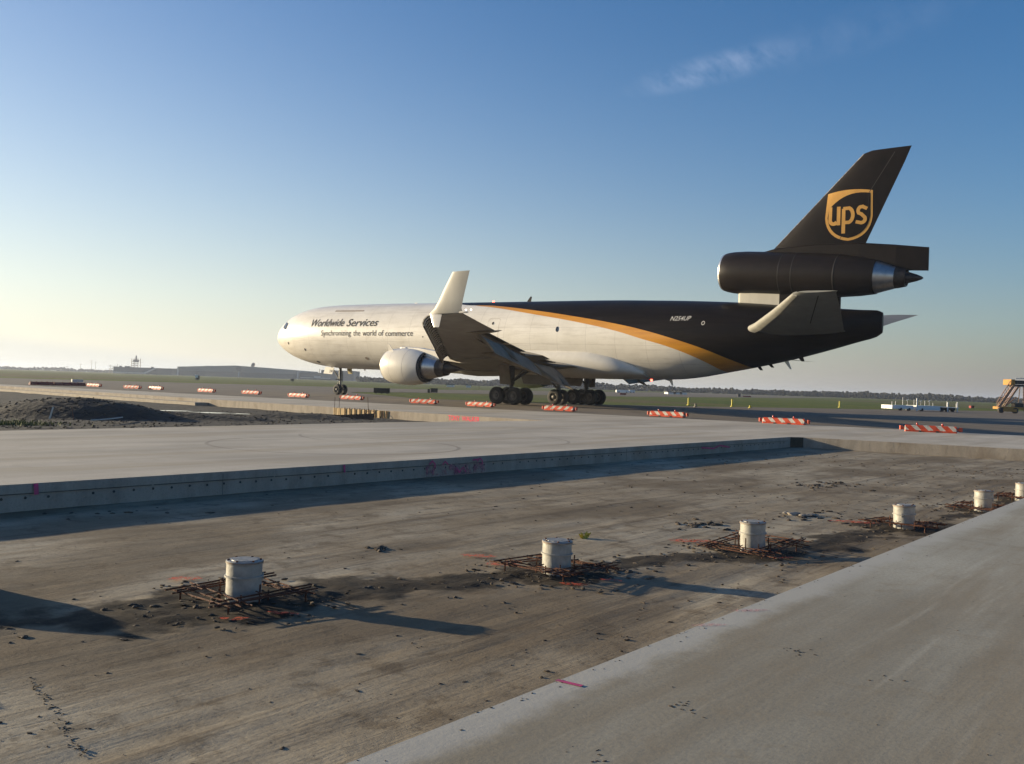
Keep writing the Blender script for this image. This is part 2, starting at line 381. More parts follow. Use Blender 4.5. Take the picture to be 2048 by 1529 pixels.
yv = -2.5
while yv < 34.6: ys.append(yv); yv += .06 + max(0, yv - 4) * .006
def fbm(x, y, s, o=3):
    return noise.fractal(Vector((x * s, y * s, 3.7)), .8, 2.1, o)
V = []; A = []; P_ = []
for y in ys:
    for x in xs:
        d = min(segd((x, y), lp[i], lp[i + 1])[0] for i in range(len(lp) - 1))
        dc = min(math.hypot(x - c[0], y - c[1]) for c in cl)
        nn = fbm(x, y, 1.4); n5 = fbm(x * .8, y * .13, 3.1)
        mud = max(0, min(1, (0.58 + nn * .45 - d) / .50)) * .8
        mud = max(mud, max(0, min(1, (0.78 + nn * .3 - dc) / .3)))
        rough = fbm(x, y, 6.5, 4)
        h = DEP + .006 * fbm(x, y, .9) + .0035 * n5 + mud * (.022 * rough + .012) + .0018 * rough
        rut = max(0, 1 - abs(x + 4.2 + .25 * math.sin(y * .4)) / .9) + max(0, 1 - abs(x + 6.9 + .2 * math.sin(y * .3)) / .35) * .5
        h += .010 * rut * fbm(x * 2.2, y * .25, 2.6)
        V.append((x, y, h)); A.append(mud); P_.append(rut)
nx_, ny_ = len(xs), len(ys)
F = [(j * nx_ + i, j * nx_ + i + 1, (j + 1) * nx_ + i + 1, (j + 1) * nx_ + i) for j in range(ny_ - 1) for i in range(nx_ - 1)]
me = bpy.data.meshes.new('lane_floor'); me.from_pydata(V, [], F); me.polygons.foreach_set('use_smooth', [True] * len(F))
at1 = me.attributes.new('mud', 'FLOAT', 'POINT'); at1.data.foreach_set('value', A)
at2 = me.attributes.new('rut', 'FLOAT', 'POINT'); at2.data.foreach_set('value', P_)
m_lane, q = newmat('lane_dirt', 0.92, 0.2)
v = q.mapping(); vs_ = q.mapping((1.0, .14, 1), R(3)); vs2 = q.mapping((1.0, .07, 1), R(-4))
n1 = q.noise(v, .30, 7, .6); n2 = q.noise(vs_, 2.4, 7, .68, .3); n3 = q.noise(v, 26, 6, .7); n5 = q.noise(v, 2.6, 8, .72); n6 = q.noise(vs2, 5.0, 6, .7); n7 = q.noise(v, 9, 6, .75)
att = q.n('ShaderNodeAttribute', attribute_name='mud'); at_r = q.n('ShaderNodeAttribute', attribute_name='rut')
col = q.mix(q.ramp(n1, .36, .64), (.265, .215, .145), (.385, .335, .248))
n8 = q.noise(q.mapping((1.6, .035, 1), R(2)), 4.0, 6, .75); n9 = q.noise(q.mapping((1, .5, 1)), .55, 4, .5)
col = q.mix(q.m('MULTIPLY', q.ramp(n9, .44, .60), .68), col, (.120, .086, .050))
col = q.mix(q.m('MULTIPLY', q.ramp(n2, .44, .66), .62), col, (.150, .112, .070))
col = q.mix(q.m('MULTIPLY', q.ramp(n8, .54, .66), .45), col, (.075, .053, .034))
col = q.mix(q.m('MULTIPLY', q.ramp(n5, .50, .64), .60), col, (.105, .076, .046))
col = q.mix(q.m('MULTIPLY', q.ramp(n7, .60, .70), .60), col, (.05, .036, .023))
col = q.mix(q.m('MULTIPLY', q.ramp(n6, .56, .66), q.m('MULTIPLY', at_r.outputs[2], .55)), col, (.085, .06, .038))
col = q.mix(q.m('MULTIPLY', q.ramp(n3, .4, .75), .35), col, (.10, .075, .052))
mudf = q.ramp(q.m('ADD', att.outputs[2], q.m('MULTIPLY', q.m('SUBTRACT', n5, .5), .9)), .28, .62)
col = q.mix(q.m('MULTIPLY', mudf, .92), col, q.mix(q.ramp(n7, .4, .65), (.018, .013, .008), (.045, .033, .021)))
q.l(col, q.b.inputs['Base Color'])
q.bump(q.m('ADD', q.m('MULTIPLY', n3, .30), q.m('ADD', q.m('MULTIPLY', n7, .45), q.m('ADD', n2, q.m('MULTIPLY', n8, .6)))), .55, .016)
me.materials.append(m_lane)
o = bpy.data.objects.new('dirt_lane', me); COL.objects.link(o); o.rotation_euler = (0, 0, -LA); tag(o, kind='structure')

# mud clods (uncountable)
m_clod = mat('mud_clod_mat', (.030, .022, .015), (.10, .074, .050), 3, .95, bump=.6, bscale=30)
cm = MB()
ico = bmesh.new(); bmesh.ops.create_icosphere(ico, subdivisions=1, radius=1); iv = [v_.co.copy() for v_ in ico.verts]; jf = [tuple(x.index for x in f.verts) for f in ico.faces]; ico.free()
def clod(x, y, r, z=DEP, fl=.5):
    a = random.uniform(0, 6.28); ca, sa = math.cos(a), math.sin(a); e = random.uniform(1, 2.2)
    vs = []
    for c in iv:
        k = random.uniform(.65, 1.25); X, Y, Z = c.x * k * e * r, c.y * k * r, c.z * k * r * fl
        vs.append((x + X * ca - Y * sa, y + X * sa + Y * ca, z + Z + r * fl * .3))
    cm.add(vs, jf, False)
for i in range(1900):
    y = random.uniform(1, 30) ** 1.0; x = random.uniform(-12.3, -2.85)
    if random.random() < .5: x = -2.85 - abs(random.gauss(0, 1.9))
    if x < -12.3: continue
    clod(x, y, random.choice([.003, .004, .006, .008, .013]) * (.8 + y * .05))
for c in cl:
    for i in range(140):
        a = random.uniform(0, 6.28); d = random.uniform(.15, .95); clod(c[0] + d * math.cos(a), c[1] + d * math.sin(a), random.uniform(.008, .024), DEP + .01)
for i in range(len(lp) - 1):
    for k in range(60):
        t = random.random(); clod(lp[i][0] * (1 - t) + lp[i + 1][0] * t + random.gauss(0, .35), lp[i][1] * (1 - t) + lp[i + 1][1] * t + random.gauss(0, .35), random.uniform(.008, .028))
for (u, v_), n_, rad in (((1630, 972), 60, .35), ((1680, 968), 25, .25), ((1390, 1050), 45, .22), ((1610, 1034), 40, .3), ((760, 1098), 14, .12), ((1230, 1140), 30, .2), ((230, 1025), 10, .3)):
    p = to_lane(at(u, v_, DEP))
    for k in range(n_):
        a = random.uniform(0, 6.28); d = abs(random.gauss(0, rad)); clod(p[0] + d * math.cos(a), p[1] + d * math.sin(a) * 1.6, random.uniform(.012, .045))
# the ridge of crumbs bottom left
pa, pb = to_lane(at(60, 1365, DEP)), to_lane(at(180, 1515, DEP))
for k in range(85):
    t = random.random(); clod(pa[0] * (1 - t) + pb[0] * t + random.gauss(0, .02) + .05 * math.sin(t * 5), pa[1] * (1 - t) + pb[1] * t + random.gauss(0, .02), random.uniform(.003, .008))
o = lane_obj(cm, 'mud_clods', m_clod); tag(o, 'loose dark mud clods strewn over the dirt lane', 'mud clods', kind='stuff')
cm = MB()
for (u, v_), n_, rad in (((1590, 1302), 18, .05), ((1368, 1420), 14, .06), ((1700, 1130), 6, .04), ((1180, 1510), 8, .05), ((1755, 1355), 5, .05)):
    p = to_lane(at(u, v_, 0))
    for k in range(n_): clod(p[0] + random.gauss(0, rad), p[1] + random.gauss(0, rad), random.uniform(.003, .009), 0, .35)
for k in range(90):
    p = (-2.77 + abs(random.gauss(0, .05)), random.uniform(2.5, 16)); clod(p[0], p[1], random.uniform(.002, .006), 0, .5)
for k in range(220):
    p = (random.uniform(-2.6, 5), random.uniform(2.5, 14)); clod(p[0], p[1], random.uniform(.002, .005), 0, .5)
o = lane_obj(cm, 'slab_grit', m_clod); tag(o, 'dry grit and crumbs scattered on the near concrete pavement', 'grit', kind='stuff')

# spray marks: broken-up paint on the ground
def paint_mat(name, colr, th=.48, sc_=22, amax=.8):
    mt, q = newmat(name, .8, .3); v = q.mapping(); n = q.noise(v, sc_, 6, .7); q.b.inputs['Base Color'].default_value = (*colr, 1)
    q.l(q.ramp(n, th - .05, th + .08, 0, amax), q.b.inputs['Alpha']); return mt
m_orange = paint_mat('orange_spray', (.60, .085, .03), .49)
m_pinkspray = paint_mat('pink_spray', (.60, .15, .22), .48, 40, .35)
m_facespray = paint_mat('pink_face_spray', (.42, .04, .14), .51, 7, .5)
def blob(name, c, rx, ry, ang, z, mt, label, cat='paint mark', group=None):
    mb = MB(); n = 18; P = []
    for i in range(n):
        t = 2 * math.pi * i / n; k = random.uniform(.75, 1.15); x, y = rx * k * math.cos(t), ry * k * math.sin(t)
        P.append((c.x + x * math.cos(ang) - y * math.sin(ang), c.y + x * math.sin(ang) + y * math.cos(ang), z))
    mb.add(P, [tuple(range(n))], False); o = mb.build(name, mt); tag(o, label, cat, group); return o
ZP = DEP + .024
for (u, v_, rx, ry, txt) in ((370, 1157, .16, .10, 'faint orange spray mark left of the nearest can\'s rebar frame'), (468, 1237, .13, .05, 'bright orange spray mark below the nearest can\'s rebar corner'),
        (568, 1227, .14, .05, 'dull orange spray mark in the shadow right of the nearest can'), (1000, 1128, .2, .1, 'orange spray mark at the left tip of the second rebar frame'),
        (1148, 1168, .14, .06, 'bright orange spray mark in front of the second can'), (1222, 1160, .12, .05, 'orange spray mark in the shadow right of the second can'), (960, 1112, .2, .1, 'pale orange spray smear behind and left of the second can'),
        (1388, 1082, .32, .13, 'wide orange spray mark left of the third can'), (1562, 1116, .14, .06, 'orange spray mark in front of the third can'), (1705, 1044, .34, .13, 'pale orange spray mark left of the fourth can')):
    blob('spray_mark', at(u, v_, ZP), rx, ry, random.uniform(-.3, .3), ZP + random.uniform(0, .003), m_orange, txt, group='orange survey marks in the lane')
blob('spray_mark', at(1500, 1221, .004), .16, .03, .2, .004, m_pinkspray, 'faint pink line on the near pavement edge opposite the second can', group='pink survey marks on the pavement')
blob('spray_mark', at(1420, 1250, .004), .14, .03, .2, .005, m_pinkspray, 'palest pink smear on the near pavement edge beside the other faint one', group='pink survey marks on the pavement')
mb = MB(); a_, b_ = at(1113, 1360, .004), at(1164, 1372, .004); d_ = Vector((b_.y - a_.y, a_.x - b_.x, 0)).normalized() * .016
mb.add([a_ - d_, b_ - d_, b_ + d_, a_ + d_], [(0, 1, 2, 3)], False); o = mb.build('spray_mark', m_pink); tag(o, 'bright pink line crossing the pale edge of the near pavement', 'paint mark', 'pink survey marks on the pavement')

# strokes: polyline ribbons in a 2-D frame
def ribbon(mb, pts, w, fr):
    P = [Vector(p) for p in pts]
    for i in range(len(P) - 1):
        d = (P[i + 1] - P[i]); 
        if d.length < 1e-6: continue
        d.normalize(); n = Vector((-d.y, d.x)) * w; e = d * w * .6
        q = [P[i] - n - e, P[i + 1] - n + e, P[i + 1] + n + e, P[i] + n - e]
        mb.add([fr(p.x, p.y, i * .0004) for p in q], [(0, 1, 2, 3)], False)
# pink graffiti on the far slab's shaded face
def face_fr(s_, z_, o_=0): return (-12.632 + o_, s_, z_)
g1 = MB()
def s_at(u, v_): return to_lane(at(u, v_, -.1))[1]
sA, sB = s_at(855, 930), s_at(1005, 925)
def facerect(mb, s0, s1, z0, z1, o_=0): mb.add([face_fr(s0, z0, o_), face_fr(s1, z0, o_), face_fr(s1, z1, o_), face_fr(s0, z1, o_)], [(0, 1, 2, 3)], False)
facerect(g1, sA, sB, -.34, -.135)
o = lane_obj(g1, 'pink_spray_patch', m_facespray); tag(o, 'large faded pink spray scribble on the shaded slab face', 'paint mark')
def stroke_obj(pts, w, off, label):
    g = MB(); ribbon(g, pts, w, lambda a, b, c: face_fr(a, b, c + off)); o = lane_obj(g, 'pink_spray_stroke', m_pink); tag(o, label, 'paint mark', 'pink strokes on the shaded slab face')
for s0, k, lb in ((sA + .1, 0, 'pink hooked stroke at the left end of the scribble'), (sA + (sB - sA) * .27, 1, 'small pink peak above the left half of the scribble'), (sA + (sB - sA) * .78, 2, 'short flat pink dash above the right half of the scribble'),
                  (sB - .25, 0, 'pink hooked stroke at the right end of the scribble'), (sA + (sB - sA) * .5, 3, 'pink zigzag in the middle of the scribble')):
    strokes = [[(0, -.1), (.08, -.04), (.16, -.10), (.16, -.16)], [(0, -.12), (.07, -.06), (.15, -.12)], [(0, -.07), (.2, -.06)], [(0, -.2), (.1, -.3), (.2, -.2), (.3, -.3)]][k]
    stroke_obj([(s0 + a, b) for a, b in strokes], .014, .003, lb)
stroke_obj([(s_at(48, 978), -.02), (s_at(48, 978) + .01, -.13)], .03, 0, 'thick pink tick on the slab face at the far left')
stroke_obj([(s_at(665, 938), -.02), (s_at(665, 938) + .01, -.13)], .02, 0, 'thin pink tick on the slab face left of the big scribble')
s0 = s_at(1370, 890); stroke_obj([(s0, -.15), (s0 + .8, -.2), (s0 + 1.2, -.12), (s0 + 1.9, -.2)], .02, 0, 'faint pink wave near the far corner of the slab face')

# ------------------------------------------------------------------ light cans with rebar frames
m_galv = mat('galvanised_steel', (.40, .385, .345), (.25, .24, .215), 9, .50, metal=.25, bump=.15, bscale=25, rough2=.7, spec=.4)
m_galvlid = mat('galvanised_lid', (.34, .34, .33), (.20, .19, .17), 14, .6, metal=.4, bump=.3)
m_rust = mat('rusty_steel', (.13, .042, .016), (.045, .019, .010), 22, .85, bump=.6, bscale=60)
m_rim = mat('rusty_rim', (.20, .10, .05), (.33, .29, .24), 12, .7)
def make_can():
    r = empty('light_can'); b = MB(); b.lathe((0, 0, -.03), (0, 0, 1), [(0, .143), (.235, .143), (.238, .158), (.250, .158), (.253, .1445), (.345, .1445), (.349, .151), (.362, .151), (.364, .14)], 32)
    b.tube((.147, .03, .18), (.147, .03, .235), .008, n=6); b.build('can_body', m_galv, r)
    l = MB(); l.lathe((0, 0, .331), (0, 0, 1), [(0, .150), (.008, .151), (.012, .146), (.012, .11), (.018, .108), (.018, .0001)], 32)
    lid = l.build('lid', m_galvlid, r)
    bo = MB()
    for i in range(6): t = i * math.pi / 3 + .3; bo.tube((.128 * math.cos(t), .128 * math.sin(t), .340), (.128 * math.cos(t), .128 * math.sin(t), .353), .011, n=6)
    bo.build('bolts', m_rust, lid)
    k = MB(); k.lathe((0, 0, .325), (0, 0, 1), [(0, .1525), (.010, .1535)], 32); k.build('rusty_rim', m_rim, r)
    return r
proto = make_can()
can_lab = ['nearest galvanised light can, biggest in view, standing in a rusty rebar square', 'second galvanised light can from the left, near the middle of the photo', 'third galvanised light can, behind the tilted rebar frame',
           'fourth galvanised light can, close to the pavement edge at right', 'fifth galvanised light can, small, right beside the pavement edge', 'farthest light can, cut by the right edge of the photo']
for i, p in enumerate(CANS):
    o = proto if i == 0 else copy_tree(proto); o.location = p; o.rotation_euler = ([.0, .012, -.02, .015, -.01, .02][i], [.01, -.015, .01, .02, -.02, 0][i], i * 1.3); o.scale = (1, 1, [1, .97, 1.02, .99, 1.03, .98][i])
    tag(o, can_lab[i], 'light can', 'light cans standing in a curved row')
def make_rebar(seed, tilt=0, half=.50):
    rnd = random.Random(seed); r = empty('rebar_frame')
    zb = .09
    rot = Matrix.Rotation(tilt, 3, 'X')
    def T(p): q_ = rot @ Vector((p[0], p[1], 0)); return (q_.x, q_.y, q_.z + p[2])
    for side in range(4):
        ang = side * math.pi / 2; ca, sa = math.cos(ang), math.sin(ang)
        b = MB()
        for k in range(3):
            off = half - .01 - k * .085 + rnd.uniform(-.012, .012); e0, e1 = half + rnd.uniform(.03, .11), half + rnd.uniform(.03, .11); sk = rnd.uniform(-.02, .02)
            z = zb + (.014 if side % 2 else 0) + rnd.uniform(-.004, .004)
            p0 = (-e0 * ca - (off + sk) * sa, -e0 * sa + (off + sk) * ca, z); p1 = (e1 * ca - (off - sk) * sa, e1 * sa + (off - sk) * ca, z + rnd.uniform(-.015, .015))
            b.tube(T(p0), T(p1), .0072, n=6)
        for k in range(3):                         # tie stubs
            t = -half + (k + .5) * 2 * half / 3; off = half - .12
            b.tube(T((t * ca - off * sa - .07 * sa, t * sa + off * ca + .07 * ca, zb + .02)), T((t * ca - (off - .1) * sa, t * sa + (off - .1) * ca, zb + .022)), .006, n=5)
        b.build('rebar_bars', m_rust, r)
    b = MB()
    for i in range(7):
        a = i * .9 + rnd.uniform(0, .4); x, y = .2 * math.cos(a), .2 * math.sin(a); b.tube((x, y, -.02), (x + rnd.uniform(-.01, .01), y, zb + rnd.uniform(.0, .09)), .007, n=5)
    for sx_, sy_ in ((1, 1), (1, -1), (-1, 1), (-1, -1)):
        x, y = sx_ * .36, sy_ * .36; z = (rot @ Vector((x, y, 0))).z + zb; b.tube((x, y, -.03), (x, y, z), .008, n=5)
    b.build('stakes', m_rust, r)
    return r
rb_ang = [R(-42), R(-40), R(-46), R(-36), R(-40), R(-38)]
rb_lab = ['rusty rebar square around the nearest light can', 'rusty rebar square around the second light can', 'tilted rusty rebar frame raised at its left side around the third light can', 'long low rusty rebar frame around the fourth light can',
          'rusty rebar frame around the fifth small light can', 'rusty rebar ends beside the farthest light can at the frame edge']
for i, p in enumerate(CANS):
    o = make_rebar(i + 3, [0.02, -0.03, .10, -.04, .02, 0][i], [.40, .42, .43, .42, .42, .42][i]); o.location = p; o.rotation_euler = (0, 0, rb_ang[i])
    tag(o, rb_lab[i], 'rebar frame', 'rebar frames tied around the light cans')
o = copy_tree(proto); o.location = prev; o['label'] = 'galvanised light can just outside the left edge of the photo'
o = make_rebar(31, .02, .42); o.location = prev; o.rotation_euler = (0, 0, R(-40)); tag(o, 'rebar frame around the can just outside the left edge', 'rebar frame', 'rebar frames tied around the light cans')
b = MB(); P = []; n1_, n2_ = 28, 10; cx0, cy0 = -4.72, 7.65  # mound added off to the left to cast a shadow into the lane
for j in range(n2_ + 1):
    for i in range(n1_):
        a = 2 * math.pi * i / n1_; r = j / n2_; x, y = cx0 + r * .62 * math.cos(a), cy0 + r * .7 * math.sin(a); P.append((x, y, DEP - .02 + .36 * (1 - r * r) ** 1.2 * (1 + .35 * fbm(x, y, 4)) + .01 * fbm(x, y, 14)))
b.add(P, [(j * n1_ + i, j * n1_ + (i + 1) % n1_, (j + 1) * n1_ + (i + 1) % n1_, (j + 1) * n1_ + i) for j in range(n2_) for i in range(n1_)], True)
o = b.build('shadow_mound', m_clod); tag(o, 'low dirt mound added past the left edge to cast a shadow into the lane', 'shadow caster')
# yellow tuft of material near second can
mb = MB(); p = at(1168, 1078, DEP)
for k in range(26):
    a = random.uniform(0, 6.28); l_ = random.uniform(.05, .15); q0 = p + Vector((random.gauss(0, .02), random.gauss(0, .02), 0)); q1 = q0 + Vector((math.cos(a) * .05, math.sin(a) * .05, l_ * .55))
    w = Vector((.012, .004, 0)); mb.add([q0 - w, q0 + w, q1 + w * .6, q1 - w * .6], [(0, 1, 2, 3)], False)
o = mb.build('survey_whiskers', mat('yellow_plastic', (.55, .45, .03), (.3, .25, .05), 20, .6)); tag(o, 'yellow plastic survey whiskers standing in the lane behind the second can', 'survey marker')
mb = MB(); rb = random.Random(4)
for (u, v_, r) in ((1588, 1031, .07), (1606, 1034, .05), (1622, 1033, .06), (1572, 1029, .04)):
    c = at(u, v_, DEP); vs = [(c.x + q_.x * r * rb.uniform(.7, 1.4) * 1.6, c.y + q_.y * r * rb.uniform(.7, 1.3), c.z + .02 + q_.z * r * .6 * rb.uniform(.6, 1.2)) for q_ in iv]; mb.add(vs, jf, False)
o = mb.build('concrete_rubble', m_face); tag(o, 'small heap of pale broken concrete left of the fourth can', 'rubble')

# ------------------------------------------------------------------ the muddy pit beyond the near slab
m_pit = mat('pit_mud', (.006, .005, .0035), (.021, .016, .010), 1.2, .9, bump=1.0, bscale=4, contrast=1.3, bdist=.08)
pv = []; xs2 = np.arange(-100, 4, .9); ys2 = np.arange(20, 126, .9)
hill = [(at(62, 838, DEP) + Vector((0, 4, 0)), 3.9, 2.6, .76), (at(-10, 838, DEP) + Vector((0, 6, 0)), 4.5, 3.0, .66), (at(330, 838, DEP) + Vector((0, 2.0, 0)), 4.2, 1.5, .26), (at(560, 838, DEP) + Vector((0, 3.0, 0)), 3.0, 1.6, .22), (at(180, 830, DEP) + Vector((0, 3, 0)), 2.6, 2.0, .35)]
def pit_h(x, y):
    h = -.40 + .03 * fbm(x, y, .5); e = 0
    for c, ax_, ay_, hh in hill:
        d = ((x - c.x) / ax_) ** 2 + ((y - c.y) / ay_) ** 2
        if d < 1: e = max(e, hh * (1 - d) ** .9)
    return h + e * (1 + .10 * fbm(x, y, .9)) if e else h
xs2 = np.concatenate([np.arange(-100, -32, 1.6), np.arange(-32, 4, .3)]); ys2 = np.concatenate([np.arange(20, 60, .35), np.arange(60, 126, 1.6)])
nx2, ny2 = len(xs2), len(ys2)
pv = [(x, y, min(pit_h(x, y), -.1 if False else 9)) for y in ys2 for x in xs2]
pf = [(j * nx2 + i, j * nx2 + i + 1, (j + 1) * nx2 + i + 1, (j + 1) * nx2 + i) for j in range(ny2 - 1) for i in range(nx2 - 1)]
me = bpy.data.meshes.new('mud_pit'); me.from_pydata(pv, [], pf); me.polygons.foreach_set('use_smooth', [True] * len(pf)); me.materials.append(m_pit)
o = bpy.data.objects.new('mud_pit', me); COL.objects.link(o); tag(o, kind='structure')
poly_sheet('subgrade', [(-140, -60), (90, -60), (90, 40), (-140, 160)], -.62, m_pit)
cm = MB()
for i in range(900):
    u = random.uniform(-20, 760); v_ = random.uniform(822, 856); p = at(u, v_, -.38)
    if p.y < 20: continue
    clod(p.x, p.y, random.uniform(.015, .05), pit_h(p.x, p.y), .7)
for i in range(500):
    c, ax_, ay_, hh = random.choice(hill[:2] + hill[4:]); x, y = c.x + random.gauss(0, ax_ * .45), c.y + random.gauss(0, ay_ * .45); clod(x, y, random.uniform(.02, .055), pit_h(x, y) - .01, .8)
o = cm.build('pit_clods', m_pit); tag(o, 'dark lumps of excavated mud in the pit and on the spoil heap', 'mud lumps', kind='stuff')
# weeds at the heap's left
mb = MB(); c0 = at(12, 842, -.3)
for k in range(900):
    x, y = c0.x + random.gauss(0, .9), c0.y + random.gauss(0, .8); z = pit_h(x, y); h = random.uniform(.05, .16); a = random.uniform(0, 6.28); w = Vector((math.cos(a), math.sin(a), 0)) * .03
    p = Vector((x, y, z - .02)); t_ = p + Vector((random.gauss(0, .08), random.gauss(0, .08), h)); mb.add([p - w, p + w, t_], [(0, 1, 2)], False)
o = mb.build('weeds', mat('weed_green', (.10, .11, .015), (.05, .07, .01), 3, .8)); tag(o, 'yellow green weeds at the foot of the spoil heap', 'weeds', kind='stuff')
m_white = mat('weathered_white', (.62, .60, .55), (.42, .40, .36), 8, .7)
def stake(p0, p1, r, name, label, cat, mt, group=None, n=6):
    mb = MB(); mb.tube(p0, p1, r, n=n); o = mb.build(name, mt); tag(o, label, cat, group); return o
a_ = at(99, 838, -.25); stake(a_, a_ + Vector((.12, 0, .42)), .03, 'marker_stake', 'leaning white marker stake in front of the spoil heap', 'stake', m_white)
a_ = at(147, 840, -.3); stake(a_, a_ + Vector((-.08, 0, .5)), .012, 'marker_stake', 'thin dark stake right of the leaning white one', 'stake', m_rust)
mb = MB(); pp = [at(u, v_, -.26) for u, v_ in ((182, 841), (200, 840), (222, 838), (245, 835))]
for i in range(3): mb.tube(pp[i], pp[i + 1], .022, n=6)
o = mb.build('plastic_pipe', m_white); tag(o, 'white plastic pipe lying in the mud below the spoil heap', 'pipe')
m_pud = mat('puddle_water', (.03, .03, .03), rough=.05, spec=.8)
for (u, v_, rx, ry, lb) in ((425, 826, 1.2, .5, 'long thin puddle in the pit left of the timber forms'), (480, 828, 1.0, .35, 'short puddle in the pit just left of the timber forms'), (350, 822, .9, .5, 'puddle in the pit behind the mud ridge')):
    z_ = -.30; blob('puddle', at(u, v_, z_), rx, ry, 0, z_, m_pud, lb, 'puddle', 'puddles in the muddy pit')
# lower ledge along the pit's far side
eA, eB = Vector((-42.92, 80.95, 0)), Vector((-17.78, 58.4, 0)); dv = (eB - eA).normalized(); nv = Vector((dv.y, -dv.x, 0)); nv = nv if nv.y < 0 else -nv
e0 = eA - dv * 15; e1 = eB - dv * 1.0
mb = MB(); mb.slab([e0 + Vector((0, 0, -.5)) + nv * .01, e1 + Vector((0, 0, -.5)) + nv * .01, e1 + nv * .9 + Vector((0, 0, -.5)), e0 + nv * .9 + Vector((0, 0, -.5))], (0, 0, .29))
m_face2 = mat('ledge_concrete', (.36, .32, .26), (.26, .22, .17), 2.0, .9, bump=.6, bscale=12)
o = mb.build('concrete_ledge', m_face2); tag(o, kind='structure')
# timber forms with stakes on the pit face (around u=665..780)
fA, fB = Vector((-17.78, 58.4, 0)), Vector((-6.06, 47.94, 0)); fd = (fB - fA).normalized(); fn = Vector((fd.y, -fd.x, 0)); fn = fn if fn.y < 0 else -fn
def on_face(u):                              # distance along face whose top projects to column u
    lo, hi = 0.0, (fB - fA).length + 3
    for _ in range(30):
        mid = (lo + hi) / 2; p = fA + fd * mid; uu = W0 / 2 + FPX * (p - Vector((0, 0, EYE))).dot(VR) / (p - Vector((0, 0, EYE))).dot(VF)
        if uu < u: lo = mid
        else: hi = mid
    return (lo + hi) / 2
t0, t1 = on_face(668), on_face(778)
m_ply = mat('form_plywood', (.46, .33, .16), (.36, .25, .12), 3, .8)
mb = MB(); p = fA + fd * t0 + fn * .006; q_ = fA + fd * t1 + fn * .006; dz = Vector((0, 0, 1))
mb.slab([p + dz * -.42, q_ + dz * -.42, q_ + dz * -.03, p + dz * -.03], fn * .02)
fo = mb.build('plywood_form', m_ply); tag(fo, 'yellowish plywood form board lining the far face of the pit', 'form board')
us = [671, 680, 692, 702, 712, 722, 731, 739, 750, 762, 768, 774]
for i, u in enumerate(us):
    p = fA + fd * on_face(u) + fn * .06; tall = {0: .55, 1: .6, 9: 0}.get(i, .02) if i < 2 else (.02 if i < 9 else -.02)
    lb = 'thin dark stake bracing the plywood form panel' if tall < .1 else 'tall thin rebar stake at the left end of the plywood form'
    stake(p + dz * -.45, p + dz * tall + fd * random.uniform(-.03, .03), .028 if tall < .1 else .014, 'form_stake', lb, 'stake', m_rust, 'stakes along the plywood form' if tall < .1 else 'tall rebar stakes at the form')
p = fA + fd * on_face(744) + fn * .2; stake(p + dz * -.4, p + dz * .62 - fd * .12, .014, 'form_stake', 'single leaning rebar rod rising above the middle of the plywood form', 'stake', m_rust)
mb = MB(); p = fA + fd * on_face(752) + fn * .35
pts = [p + fd * (.5 * math.cos(a)) + dz * (-.4 + .36 * math.sin(a)) for a in np.linspace(0, math.pi, 9)]
for i in range(8): mb.tube(pts[i], pts[i + 1], .014, n=5)
o = mb.build('bent_rod', m_rust); tag(o, 'bent rebar rod arching in front of the plywood form', 'rebar rod')
mb = MB(); p = at(778, 838, -.2); c_ = Vector((p.x, p.y, -.4)); c_ = fA + fd * on_face(786) + fn * 1.5
mb.slab([c_ + Vector((-2.2, .3, -.42)), c_ + Vector((.2, -.4, -.42)), c_ + Vector((.25, -.4, -.10)), c_ + Vector((-2.2, .3, -.30))], (.05, .08, 0))
o = mb.build('silt_board', mat('brown_board', (.09, .05, .03), (.05, .03, .02), 4, .8)); tag(o, 'dark brown board standing in the pit below the end of the form', 'board')
# red sprayed lettering on the lit pit face
def text_mesh(body, shear=0.0, bold=0.0, res=3):
    cu = bpy.data.curves.new('t', 'FONT'); cu.body = body; cu.shear = shear; cu.offset = bold; cu.resolution_u = res
    ob = bpy.data.objects.new('t', cu); COL.objects.link(ob); dg = bpy.context.evaluated_depsgraph_get(); dg.update()
    me_ = bpy.data.meshes.new_from_object(ob.evaluated_get(dg)); bpy.data.objects.remove(ob); bpy.data.curves.remove(cu); return me_
def text_fit(body, x0, x1, z0, z1, fn_, name, mt, parent=None, shear=0.0, bold=0.0, cuts=.12, capref=None):
    me_ = text_mesh(body, shear, bold); bm = bmesh.new(); bm.from_mesh(me_); bpy.data.meshes.remove(me_)
    ref = text_mesh(capref or body[0], 0, bold); hs = [v_.co.y for v_ in ref.vertices]; cap = max(hs); bpy.data.meshes.remove(ref)
    xmin = min(v_.co.x for v_ in bm.verts); xmax = max(v_.co.x for v_ in bm.verts)
    for v_ in bm.verts: v_.co = Vector((x0 + (v_.co.x - xmin) / (xmax - xmin) * (x1 - x0), 0, z0 + v_.co.y / cap * (z1 - z0)))
    for ax_ in ((1, 0, 0), (0, 0, 1)):
        lo_ = min(v_.co.dot(Vector(ax_)) for v_ in bm.verts); hi_ = max(v_.co.dot(Vector(ax_)) for v_ in bm.verts)
        for c_ in np.arange(lo_ + cuts, hi_, cuts * (3 if ax_[0] else 1)):
            bmesh.ops.bisect_plane(bm, geom=bm.verts[:] + bm.edges[:] + bm.faces[:], plane_co=Vector(ax_) * c_, plane_no=ax_)
    for v_ in bm.verts: v_.co = fn_(v_.co.x, v_.co.z)
    me2 = bpy.data.meshes.new(name); bm.to_mesh(me2); bm.free(); me2.materials.append(mt)
    o = bpy.data.objects.new(name, me2); COL.objects.link(o)
    if parent: o.parent = parent
    return o
